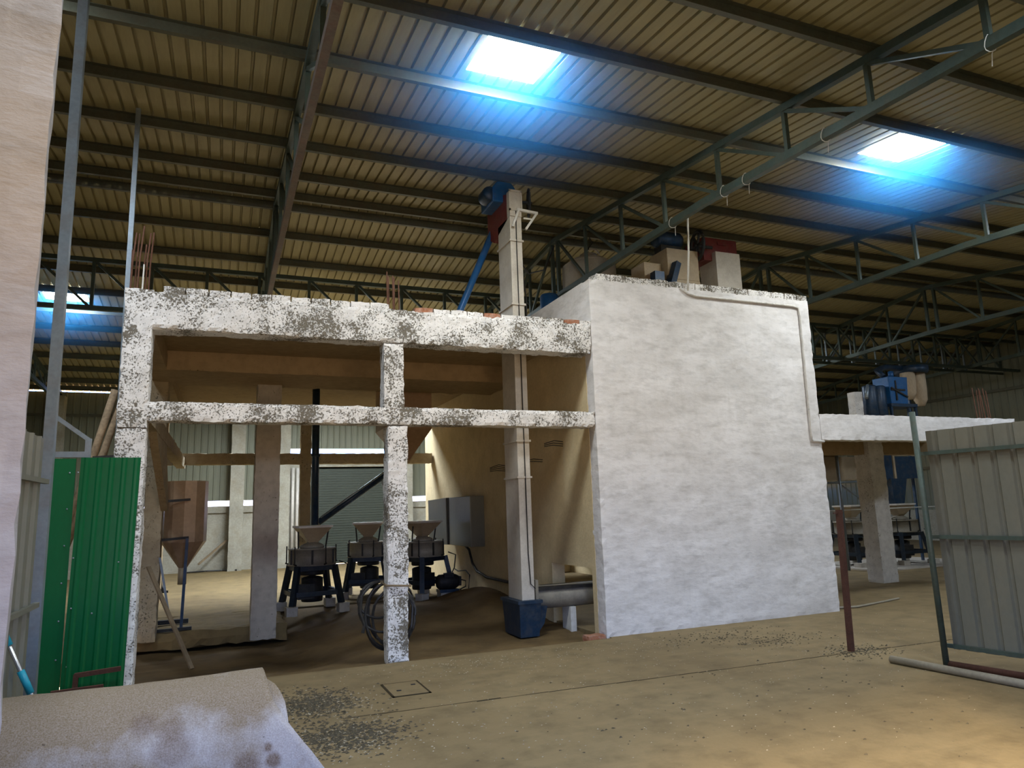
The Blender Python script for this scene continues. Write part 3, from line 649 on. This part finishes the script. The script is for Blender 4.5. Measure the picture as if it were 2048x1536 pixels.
# ------------------------------------------------------------------ control panel, cable, hose coil
t = thing('control_panel', 'grey electrical control cabinet with its door ajar on the inner wall', 'electrical panel', (4.3, 13.3, 1.4))
box(4.14, 4.41, 12.2, 14.05, .92, 1.82).done('cabinet', 'fence', t, bevel=.01)
dr = B().bar((4.12, 13.56, 1.37), (4.02, 14.5, 1.34), .03, .90).done('door', 'fence', t)
box(4.128, 4.14, 13.5, 13.58, .92, 1.82).done('door_gap', 'black', t, 'black gap beside the open door')
b = box(4.06, 4.07, 14.2, 14.36, 1.6, 1.63); b.box(4.06, 4.07, 14.15, 14.33, 1.2, 1.215); b.done('handle', 'black', dr)
B().tube([(4.33, 13.15, .92), (4.34, 12.9, .84), (4.35, 12.75, .6), (4.35, 12.5, .47), (4.36, 12.0, .40), (4.37, 11.1, .40), (4.37, 10.2, .42)], .024, 8).done('power_cable', 'rubber', None, 'thick black cable looping from the control cabinet down the inner wall', 'cable')
B().tube([(4.37, 13.9, .42), (4.34, 13.6, .40), (4.36, 13.2, .44), (4.34, 12.9, .38), (4.33, 12.95, .1), (4.3, 13.0, .03)], .012, 6).done('wire', 'rubber', None, 'thin dark wire drooping low along the lit inner wall', 'wire')
for (yy, zz, n) in ((11.1, 2.2, 4), (8.9, 2.42, 3), (9.6, 2.25, 2)):
    for k in range(n): B().tube([(4.42, yy, zz + .03 * k), (4.25, yy - .03 * k, zz + .03 * k + .01), (4.16, yy + .08, zz + .02 * k)], .006, 5).done('rebar_stub', 'black', blk, 'thin dark bar end sticking out of the side wall')
t = thing('cable_coil', 'black hose coiled and tied behind the middle front column', 'hose coil', (1.8, 8.25, .1))
b = B()
for k, (cx, cz, rx, rz_, yy) in enumerate([(1.80, .45, .27, .36, 8.22), (1.78, .43, .24, .36, 8.25), (1.84, .47, .27, .34, 8.28), (1.74, .55, .28, .28, 8.21), (1.70, .62, .24, .20, 8.24), (1.86, .42, .24, .33, 8.23)]):
    b.tube([(cx + rx * math.cos(q) + .02 * noise.noise(Vector((q * 2, k, 0))), yy + .015 * math.sin(3 * q + k), cz + rz_ * math.sin(q)) for q in [2 * math.pi * j / 28 for j in range(29)]], .016, 7, False)
b.done('loops', 'rubber', t)
B().tube([(1.49, 8.2, .74), (1.47, 8.2, .5), (1.52, 8.2, .36), (1.50, 8.2, .28)], .02, 7).done('loose_end', 'rubber', t)
b = B().tube([(1.70, 7.90, .80), (1.84, 7.895, .79), (1.97, 7.90, .78), (1.985, 8.2, .8), (1.70, 8.2, .82), (1.70, 7.90, .80)], .012, 6); b.done('rope_tie', 'wood', t)

# ------------------------------------------------------------------ floor hatch and debris
t = thing('floor_hatch', 'square steel floor hatch flush with the concrete apron', 'hatch', (1.62, 6.7, 0))
box(1.46, 1.77, 6.46, 6.93, -.02, .006).done('cover', 'floor', t)
b = box(1.44, 1.462, 6.44, 6.95, -.02, .005); b.box(1.768, 1.79, 6.44, 6.95, -.02, .005); b.box(1.44, 1.79, 6.44, 6.462, -.02, .005); b.box(1.44, 1.79, 6.928, 6.95, -.02, .005); b.done('joint', 'dark', t)
b = box(1.52, 1.56, 6.62, 6.64, .0, .012); b.box(1.69, 1.73, 6.78, 6.8, .0, .012); b.done('lift_handle', 'black', t)
def debris(name, label, blobs, m, size=(.006, .016)):
    b = B()
    for cx, cyy, rx, ry, n in blobs:
        for _ in range(n):
            x, y = random.gauss(cx, rx), random.gauss(cyy, ry)
            if y > 7.7 or x < -2: continue
            s_ = random.uniform(*size); a = random.random() * 6.28; h = s_ * random.uniform(.3, .8)
            p = [Vector((x + s_ * math.cos(a + q) * (1.6 if q else 1), y + s_ * math.sin(a + q), .001)) for q in (0, 2.1, 4.2)]
            vs = [b.bm.verts.new(v) for v in p] + [b.bm.verts.new((x, y, .002 + h))]
            for f in ((0, 1, 3), (1, 2, 3), (2, 0, 3)): b.bm.faces.new([vs[i] for i in f])
    return b.done(name, m, None, label, 'debris', None, 'stuff')
debris('husk_litter', 'dark husks and grit swept in two patches beside the felt roll', [(.78, 6.55, .2, .22, 1000), (.86, 5.55, .22, .2, 1200), (.6, 6.9, .3, .2, 150)], 'chipd')
debris('husk_litter', 'pale husks sprinkled among the dark grit beside the felt roll', [(.85, 6.5, .25, .25, 260), (.9, 5.5, .25, .25, 320)], 'chip', (.004, .010))
debris('husk_litter', 'crumbs and chips scattered over the whole concrete apron', [(3.2, 5.6, 1.6, 1.2, 520), (6.2, 6.2, 1.2, .9, 620), (3.0, 7.4, 1.2, .25, 380), (1.5, 5.0, .7, .8, 200)], 'chip', (.003, .008))
debris('husk_litter', 'dark chips around the foot of the rusty post and in front of the block', [(6.2, 5.85, .22, .16, 260), (6.0, 6.75, .3, .15, 220), (5.6, 7.3, .5, .2, 180), (3.5, 4.6, 1.3, .9, 120)], 'chipd', (.005, .014))

# ------------------------------------------------------------------ right: rusty post, gate leaf, loose pipe
t = thing('rusty_post', 'rusty square steel post standing on the floor in front of the block corner', 'post', (6.18, 5.88, 0))
B().bar((6.17, 5.88, -.01), (6.21, 5.88, 1.46), .05).done('shaft', 'rust', t); B().bar((6.15, 5.90, 1.425), (6.24, 5.86, 1.43), .03, .012).done('top_lug', 'rust', t)
t = thing('gate_leaf', 'grey ribbed sheet gate leaf standing open at the right edge', 'gate', (6.35, 4.9, 0))
g0 = Vector((6.42, 4.90, 0)); gd = Vector((.165, -.986, 0)).normalized(); go = Vector((-.986, -.165, 0)).normalized()
b = B().ribs(g0 + Vector((0, 0, .16)), gd, (0, 0, 1), 3.0, 2.05, .165, -.022, .034, .06, go); b.done('sheet', 'fence', t, solid=.004)
for zz in (.19, 1.19, 1.99):
    p = g0 + go * .03 + Vector((0, 0, zz)) - gd * .08; B().bar(p, p + gd * 3.05, .035).done('rail', 'steel', t)
B().tube([(6.305, 4.91, 0), (6.28, 4.91, 2.40)], .028, 10).done('post', 'steel', t, 'leaning gate post tube')
p = Vector((6.32, 4.9, .035)); B().tube([p, p + gd * 3], .032, 10).done('bottom_tube', 'rust', t, 'rusty bottom tube')
B().tube([(6.06, 5.30, .035), (6.17, 4.05, .035), (6.3, 2.6, .035)], .036, 12).done('loose_pipe', 'pipe', None, 'dusty grey pipe lying on the floor before the gate leaf', 'pipe')
B().tube([(8.0, 8.2, .015), (8.6, 8.0, .02), (9.2, 8.15, .015), (9.8, 8.3, .015)], .016, 7).done('hose', 'pipe', None, 'pale hose lying on the floor at the right corner of the block', 'hose')

# ------------------------------------------------------------------ left: jamb column, poles, fence, green sheets
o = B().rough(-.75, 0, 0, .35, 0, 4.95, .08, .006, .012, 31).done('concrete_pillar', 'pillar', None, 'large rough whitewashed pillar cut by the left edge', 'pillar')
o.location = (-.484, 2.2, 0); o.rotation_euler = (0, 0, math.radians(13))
t = thing('steel_post', 'tall blue-grey steel post rising to the roof in front of the green sheets', 'post', (-1.17, 6.0, 0))
b = B().bar((-1.165, 6.0, 0), (-1.18, 6.0, zr(6) - .07), .07, .07); b.done('shaft', 'galv', t); box(-1.26, -1.07, 5.9, 6.1, 0, .012).done('base_plate', 'galv', t)
B().bar((-1.05, 8.62, 0), (-1.06, 8.62, zr(8.62) - .02), .05).done('steel_post', 'galv', None, 'thinner steel post running up behind the left end of the concrete frame', 'post')
t = thing('gate_leaf', 'narrow grey ribbed gate leaf between the left pillar and the green sheets', 'gate', (-1.1, 5, 0))
b = B().ribs((-1.1, 3.0, .12), (0, 1, 0), (0, 0, 1), 2.46, 2.02, .2, .02, .02, .05, (1, 0, 0)); b.done('sheet', 'fence', t, solid=.004)
for zz in (.35, 1.08, 1.86): B().bar((-1.07, 3.0, zz), (-1.07, 5.5, zz), .03).done('rail', 'fence', t)
t = thing('green_sheet_panel', 'smooth green metal sheet panel, left of the two by the steel post', 'sheet panel', (-1.3, 6.95, 0))
b = B().ribs((-1.62, 6.95, .0), (1, 0, 0), (0, 0, 1), .47, 2.12, .5, .012, .03, .05, (0, -1, 0)); b.done('sheet', 'green', t, solid=.003)
for k in range(7): B().lathe([(.001, 0), (.007, 0), (.006, .006), (.001, .007)], (-1.19, 6.94, .2 + .3 * k), 8, 'y').done('screw', 'galv', t)
t = thing('green_sheet_panel', 'ribbed glossy green metal sheet panel against the left front column', 'sheet panel', (-.93, 6.9, 0))
b = B().ribs((-1.145, 6.9, .0), (1, 0, .0), (.018, 0, 1), .45, 2.125, .093, .014, .016, .045, (0, -1, 0)); b.done('sheet', 'green', t, solid=.003)
for k, (x, z) in enumerate([(-1.12, 2.0), (-1.11, 1.3), (-1.1, .9), (-1.1, .45), (-.78, 1.25), (-.95, .85)]): B().lathe([(.001, 0), (.007, 0), (.006, .006), (.001, .007)], (x, 6.885, z), 8, 'y').done('screw', 'galv', t)
t = thing('angle_iron_frame', 'red-brown angle iron bench frame in front of the green sheets', 'frame', (-.95, 6.7, 0))
for (a, c) in (((-1.15, 6.62, .31), (-.80, 6.62, .32)), ((-1.02, 6.75, .40), (-.70, 6.75, .42))): B().bar(a, c, .03, .035).done('rail', 'rust', t)
for (x, y, z) in ((-1.14, 6.62, .31), (-1.01, 6.75, .41)): B().bar((x, y, z), (x - .01, y, 0), .035).done('leg', 'rust', t)
t = thing('mop', 'mop handle with teal grips leaning beside the left pillar', 'mop', (-.95, 5.0, .5))
hd = B().tube([(-1.18, 5.0, 1.11), (-.945, 5.0, .59), (-.70, 5.0, .05)], .012, 8).done('handle', 'chrome', t)
B().tube([(-1.18, 5.0, 1.11), (-1.09, 5.0, .912)], .02, 8).done('grip', 'teal', hd); B().tube([(-1.025, 5.0, .768), (-.967, 5.0, .64)], .02, 8).done('grip', 'teal', hd)
B().lathe([(.001, 0), (.10, 0), (.11, .03), (.05, .09), (.001, .1)], (-.70, 5.0, .0), 14).done('head', 'felt', t)
t = thing('steel_bracket_frame', 'grey steel bar frame with a slanting brace above the green sheets', 'frame', (-1.2, 7.3, 2.1))
B().bar((-1.75, 7.15, 2.17), (-1.10, 7.15, 2.17), .05).done('rail', 'galv', t); B().bar((-1.06, 7.15, 2.14), (-.90, 7.15, 2.15), .03).done('rail', 'black', t)
B().bar((-1.40, 7.15, 2.53), (-1.10, 7.15, 2.30), .035).done('brace', 'galv', t); B().bar((-1.10, 7.15, 0), (-1.10, 7.15, 2.31), .045).done('upright', 'galv', t)
for dx, lab in ((0, 'mottled round timber prop leaning left behind the frame column, front one'), (.09, 'mottled round timber prop leaning left behind the frame column, rear one')):
    B().tube([(-1.62 + dx * .6, 9.0, 1.2), (-1.32 + dx, 9.0, 2.35), (-1.16 + dx * .9, 9.0 + dx, 3.05)], .04, 9).done('timber_prop', 'log', None, lab, 'timber prop', 'timber props')
for x, lab in ((-4.39, 'pale concrete column on the back wall behind the tall steel post'), (.43, 'pale concrete column on the back wall seen below the lower beam'), (1.75, 'pale concrete column left of the dark roller shutter'), (5.62, 'pale concrete column right of the dark roller shutter')):
    B().rough(x - .2, x + .2, 22.95, 23.34, 0, 5.1, .15, .006, .012, int(x * 7)).done('wall_column', 'parapet', None, lab, 'column', 'back wall columns')
for x, lab in ((2.06, 'thin vertical pipe beside the shutter, left of two'), (2.2, 'thin vertical pipe beside the shutter, right of two')):
    B().tube([(x, 23.25, 0), (x, 23.25, 3.03)], .05, 8).done('rain_pipe', 'cream', None, lab, 'pipe', 'pipes beside the shutter')

# ------------------------------------------------------------------ foreground felt roll
t = thing('felt_roll', 'large roll of stained off-white felt lying in the left foreground', 'felt roll', (-.6, 4.2, 0))
def interp(tab, x):
    for (a, fa), (c, fc) in zip(tab, tab[1:]):
        if x <= c: return fa + (fc - fa) * max(0, min(1, (x - a) / (c - a)))
    return tab[-1][1]
RIM = [(-90, .72), (-60, .70), (-20, .60), (0, .504), (10, .456), (20, .40), (31, .341), (44, .291), (49, .273), (58, .264), (73, .25), (90, .24), (270, .24)]
FLAP = [(-90, .70), (0, .48), (15, .40), (29, .350), (40, .345), (52, .335), (69, .300), (82, .25), (100, .2), (270, .2)]
def roll_layer(R, x0, tab, name, v0, v1, th=.02):
    b = B(); nu, nv = 70, 48; g = []
    for i in range(nu + 1):
        u = i / nu; row = []
        for j in range(nv + 1):
            v = v0 + (v1 - v0) * j / nv; xe = interp(tab, math.degrees(v)); x = x0 + (xe - x0) * u
            rr = R * (1 + .035 * math.exp(-((u - 1) / .12) ** 2)) + .012 * noise.noise(Vector((x * 2.2, v * 1.6, R * 9))) + .004 * noise.noise(Vector((x * 9, v * 6, 2)))
            yy = 4.2 - rr * math.cos(v); zz = .385 + rr * math.sin(v)
            row.append(b.bm.verts.new((x, yy + .02 * noise.noise(Vector((x * 1.3, 7, 0))), max(.004, zz))))
        g.append(row)
    for i in range(nu):
        for j in range(nv): b.bm.faces.new((g[i][j], g[i + 1][j], g[i + 1][j + 1], g[i][j + 1])).smooth = True
    return b.done(name, 'felt', t, solid=th)
roll_layer(.39, -2.4, RIM, 'outer_layer', -1.5, 4.7)
roll_layer(.352, -.6, FLAP, 'inner_layer', -1.3, 4.5, .012)
roll_layer(.27, -.6, [(-90, .2), (270, .2)], 'inner_layer', -1.5, 4.7)

# ------------------------------------------------------------------ machines on top of the white block
t = elevator('bucket_elevator', 'short visible top of a second pale bucket elevator above the block right end', 7.67, 8.18, 9.3, 9.75, .0, 5.80, False)
box(7.50, 8.22, 9.40, 9.9, 5.66, 6.08).done('head', 'red', t, 'dark red head box', bevel=.01); box(7.8, 7.98, 9.385, 9.40, 5.96, 6.02).done('hatch', 'red', t)
t = thing('spoked_wheel', 'black spoked drive wheel beside the red elevator head', 'wheel', (7.3, 9.4, 5.85))
c = Vector((7.30, 9.3, 5.85)); b = B()
b.tube([c + Vector((.05 * math.cos(q), .24 * math.cos(q), .24 * math.sin(q))) for q in [2 * math.pi * k / 28 for k in range(29)]], .03, 6, False); b.done('rim', 'black', t)
b = B()
for k in range(6):
    q = k * 1.047; b.bar(c, c + Vector((.05 * math.cos(q), .23 * math.cos(q), .23 * math.sin(q))), .034)
b.tube([c - Vector((.06, 0, 0)), c + Vector((.3, 0, 0))], .03, 8); b.done('spoke', 'black', t)
t = thing('blue_motor', 'dark blue motor with fins on the tan hopper boxes', 'motor', (6.9, 9.5, 5.9))
B().lathe([(.001, -.25), (.12, -.25), (.15, -.2), (.15, .2), (.11, .26), (.001, .26)], (6.84, 9.5, 5.97), 18, 'x').done('housing', 'blue', t); box(6.64, 7.04, 9.4, 9.6, 5.73, 5.84).done('foot', 'black', t)
t = thing('hopper_box', 'tan sheet metal hopper box with blue chutes behind the block coping', 'hopper', (6.95, 9.5, 4.6))
B().frustum((.31, .25), 5.2, (.31, .25), 5.73, (6.95, 9.5)).done('bin', 'tan', t, bevel=.01); B().frustum((.31, .25), 4.6, (.31, .25), 5.2, (7.02, 9.5), (6.95, 9.5)).done('base', 'tan', t)
B().frustum((.17, .2), 5.0, (.17, .2), 5.5, (6.45, 9.6)).done('side_bin', 'tan', t, bevel=.01)
b = B().bar((6.78, 9.22, 5.46), (6.62, 9.2, 5.05), .16, .1); b.done('chute', 'blue', t); B().bar((6.46, 9.3, 5.3), (6.46, 9.3, 4.7), .18, .14).done('chute', 'blue', t)
b = B().bar((7.2, 9.1, 5.05), (7.62, 9.0, 5.02), .03); b.bar((7.62, 9.0, 5.02), (7.5, 9.0, 4.7), .03); b.done('stay_bar', 'pvc', t)
t = thing('cyclone_drum', 'large tan dust drum with a conical lid hanging behind the roof truss', 'drum', (6.2, 11.1, 4.6))
B().lathe([(.001, 4.6), (.50, 4.6), (.50, 5.95), (.47, 5.98), (.001, 5.98)], (6.2, 11.1, 0), 32).done('shell', 'cream', t)
B().lathe([(.001, 5.97), (.49, 5.97), (.30, 6.10), (.16, 6.14), (.16, 6.2), (.05, 6.24), (.001, 6.24)], (6.2, 11.1, 0), 32).done('lid', 'cream', t)
b = B().tube([(6.0, 10.85, 6.14), (6.1, 10.8, 6.2), (6.2, 10.8, 6.2), (6.3, 10.85, 6.14)], .015, 6); b.done('handle', 'cream', t)
B().tube([(6.2, 11.1, 6.24), (6.22, 11.1, 6.35), (6.3, 11.08, 6.45), (6.24, 11.1, 6.55)], .012, 6).done('lead_wire', 'rubber', None, 'black lead dropping from the roof to the drum lid', 'wire')
t = thing('blue_drum', 'bright blue drum top showing above the sloping block wall', 'drum', (5.55, 11.3, 4.6))
B().lathe([(.001, 4.3), (.16, 4.3), (.17, 5.38), (.15, 5.42), (.001, 5.45)], (5.45, 11.3, 0), 20).done('barrel', 'bright', t)
for i, (pts, lab) in enumerate([([(3.86, 9.0, 5.7), (4.1, 9.6, 5.45), (4.6, 10.3, 5.42), (5.2, 10.9, 5.75), (5.5, 11.1, 6.3)], 'black cable sagging from the elevator head to the truss ridge'), ([(3.9, 9.0, 5.6), (4.0, 9.2, 5.2), (4.15, 9.4, 4.7), (4.16, 9.45, 4.0)], 'black cable dropping beside the elevator casing')]):
    B().tube(pts, .012, 6).done('cable', 'rubber', None, lab, 'cable')

# ------------------------------------------------------------------ right canopy
t = thing('concrete_canopy', 'low concrete canopy with a pillar extending right from the white block', 'concrete canopy', (10.5, 9, 0))
B().rough(8.27, 12.72, 8.0, 8.25, 2.44, 2.84, .07, .005, .012, 41).done('beam', 'wall', t, 'whitewashed front beam')
box(8.27, 13.2, 8.2, 12.6, 2.72, 2.82).done('slab', 'brown', t)
B().rough(8.27, 13.2, 10.0, 10.28, 2.38, 2.74, .1, .005, .01, 42).done('beam', 'brown', t); B().rough(8.27, 13.2, 12.35, 12.6, 2.38, 2.74, .1, .005, .01, 43).done('beam', 'brown', t)
B().rough(8.27, 8.5, 8.2, 12.4, 2.40, 2.74, .12, .005, .01, 44).done('beam', 'brown', t)
B().rough(11.37, 11.76, 9.9, 10.25, -.02, 2.72, .07, .005, .014, 45).done('column', 'pit2', t)
B().rough(15.6, 15.95, 9.9, 10.25, -.02, 2.72, .1, .005, .014, 46).done('column', 'pit2', t)
for i, (x, y) in enumerate([(12.58, 8.5), (12.66, 8.6), (12.74, 8.5), (12.82, 8.62), (12.9, 8.52), (12.98, 8.6)]):
    B().tube([(x, y, 2.75), (x - .04 * (i % 3), y, 3.42 + .06 * (i % 2))], .009, 6).done('rebar', 'rebar', t)
b = box(12.6, 13.05, 8.45, 8.68, 2.70, 2.86); b.done('slab_edge', 'brown', t)
B().rough(12.86, 13.1, 11.4, 11.6, 2.8, 3.88, .1, .006, .012, 47).done('column_stub', 'pit2', t)
t = thing('blue_storage_tank', 'ribbed blue cylinder tank standing on the right canopy', 'tank', (13.5, 11.5, 2.82))
b = B()
for dx in (-.14, .14): b.lathe([(.001, 2.82), (.15, 2.82), (.15, 4.0), (.13, 4.03), (.001, 4.03)], (13.52 + dx, 11.45, 0), 20)
b.done('shell', 'blue', t); B().tube([(13.3, 11.4, 4.03), (13.2, 11.35, 3.9), (13.1, 11.3, 3.72)], .04, 8).done('spout', 'galv', t)
t = thing('grain_cleaner', 'bright blue cleaning machine on a steel frame on the right canopy', 'machine', (14.1, 11.5, 2.82))
B().frustum((.26, .2), 3.62, (.30, .22), 4.24, (14.12, 11.5)).done('body', 'bright', t, bevel=.015)
b = box(13.86, 14.3, 11.27, 11.3, 3.92, 3.96); b.box(14.0, 14.04, 11.27, 11.3, 3.7, 4.15); b.bar((13.86, 11.27, 3.98), (14.35, 11.27, 3.78), .03); b.done('guard', 'black', t)
b = box(13.78, 14.6, 11.25, 11.7, 3.55, 3.62); b.done('deck', 'blue', t)
for x in (13.82, 14.36, 14.58):
    B().bar((x, 11.3, 2.82), (x, 11.3, 3.56), .05).done('leg', 'blue', t)
B().lathe([(.001, 4.24), (.06, 4.24), (.06, 4.4), (.001, 4.42)], (14.18, 11.5, 0), 12).done('stack', 'bright', t)
t = thing('dust_collector', 'dust collector with two hanging cream filter bags above the right canopy', 'dust collector', (15.4, 12, 2.82))
B().lathe([(.001, 4.5), (.36, 4.5), (.38, 4.55), (.38, 4.66), (.001, 4.7)], (15.5, 12.0, 0), 20).done('head', 'blue', t)
B().tube([(15.3, 12, 4.62), (14.6, 12, 4.62), (14.25, 11.9, 4.5), (14.2, 11.7, 4.3)], .07, 10).done('duct', 'blue', t)
for dx, zb in ((-.21, 3.85), (.14, 3.7)):
    B().lathe([(.001, zb), (.08, zb), (.15, zb + .15), (.165, zb + .4), (.165, 4.5), (.001, 4.5)], (15.5 + dx, 11.95, 0), 16).done('filter_bag', 'cloth', t)
B().bar((15.5, 12.15, 2.6), (15.5, 12.15, 4.5), .05).done('stand', 'blue', t)
B().frustum((.55, .3), 1.98, (.62, .35), 2.5, (13.1, 12.6)).done('feed_bin', 'tan', None, 'dusty tan feed bin hanging under the right canopy', 'bin')
t = thing('blue_bin', 'dark blue feed bin and chute above the mill right of the pillar', 'bin', (15, 12.4, 1.2))
box(14.45, 14.72, 12.2, 12.7, 1.95, 2.62).done('side_box', 'blue', t); box(14.82, 15.7, 12.2, 12.7, 1.98, 2.5).done('bin', 'blue', t)
b = box(14.74, 14.80, 12.18, 12.24, 1.9, 2.62); b.box(14.78, 15.7, 12.18, 12.24, 2.52, 2.58); b.done('trim_bar', 'tan', t)
B().frustum((.16, .16), 1.40, (.26, .22), 1.98, (14.8, 12.35)).done('chute', 'blue', t)
for x in (14.42, 15.72): B().bar((x, 12.5, 0), (x, 12.5, 2.6), .05).done('leg', 'blue', t)
t = thing('pipe_scaffold', 'thin blue-green steel pipe stand under the right canopy left of the pillar', 'scaffold', (12.9, 12.2, 0))
B().tube([(12.78, 12.0, 0), (12.78, 12.0, 2.7)], .035, 8).done('upright', 'galv', t); B().tube([(12.2, 12.0, 1.90), (13.7, 12.0, 1.93)], .025, 8).done('crossbar', 'galv', t)
B().tube([(12.85, 12.02, 1.85), (13.6, 12.02, 1.4)], .02, 8).done('brace', 'galv', t); B().tube([(12.0, 12.0, 1.30), (15.8, 12.0, 1.30)], .012, 8).done('crossbar', 'pvc', t)
st(box(13.0, 16.4, 11.4, 13.6, -.02, .03), 'trim_4', 'column')

# ------------------------------------------------------------------ added scattering volumes that imitate a blue glow round the skylights
M = bpy.data.materials.new('glow_volume'); M.use_nodes = True; nt = M.node_tree; nt.nodes.clear()
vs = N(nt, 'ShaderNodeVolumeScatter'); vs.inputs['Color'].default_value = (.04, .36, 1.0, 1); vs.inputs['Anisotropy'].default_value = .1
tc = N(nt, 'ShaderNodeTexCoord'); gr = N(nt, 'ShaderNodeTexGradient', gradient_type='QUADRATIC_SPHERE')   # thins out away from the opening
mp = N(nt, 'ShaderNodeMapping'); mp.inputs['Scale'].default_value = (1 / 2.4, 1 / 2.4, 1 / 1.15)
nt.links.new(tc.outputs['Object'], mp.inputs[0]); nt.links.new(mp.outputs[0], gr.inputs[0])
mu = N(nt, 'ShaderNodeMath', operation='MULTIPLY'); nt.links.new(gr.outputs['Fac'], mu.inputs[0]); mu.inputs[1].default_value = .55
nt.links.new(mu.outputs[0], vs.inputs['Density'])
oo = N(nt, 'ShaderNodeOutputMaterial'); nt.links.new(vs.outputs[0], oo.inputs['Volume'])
for k, lab in ((0, 'added bluish volume imitating the glow around the skylight above the elevator'), (1, 'added bluish volume imitating the glow around the right skylight'), (8, 'added bluish volume imitating the glow around the far left skylight')):
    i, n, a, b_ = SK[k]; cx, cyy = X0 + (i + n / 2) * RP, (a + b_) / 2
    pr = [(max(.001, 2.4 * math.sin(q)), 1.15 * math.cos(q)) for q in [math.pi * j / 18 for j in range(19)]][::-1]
    o = B().lathe(pr, (0, 0, 0), 32).done('skylight_glow', M, None, lab, 'haze', None, 'stuff'); o.location = (cx, cyy, zr(cyy) + .02)
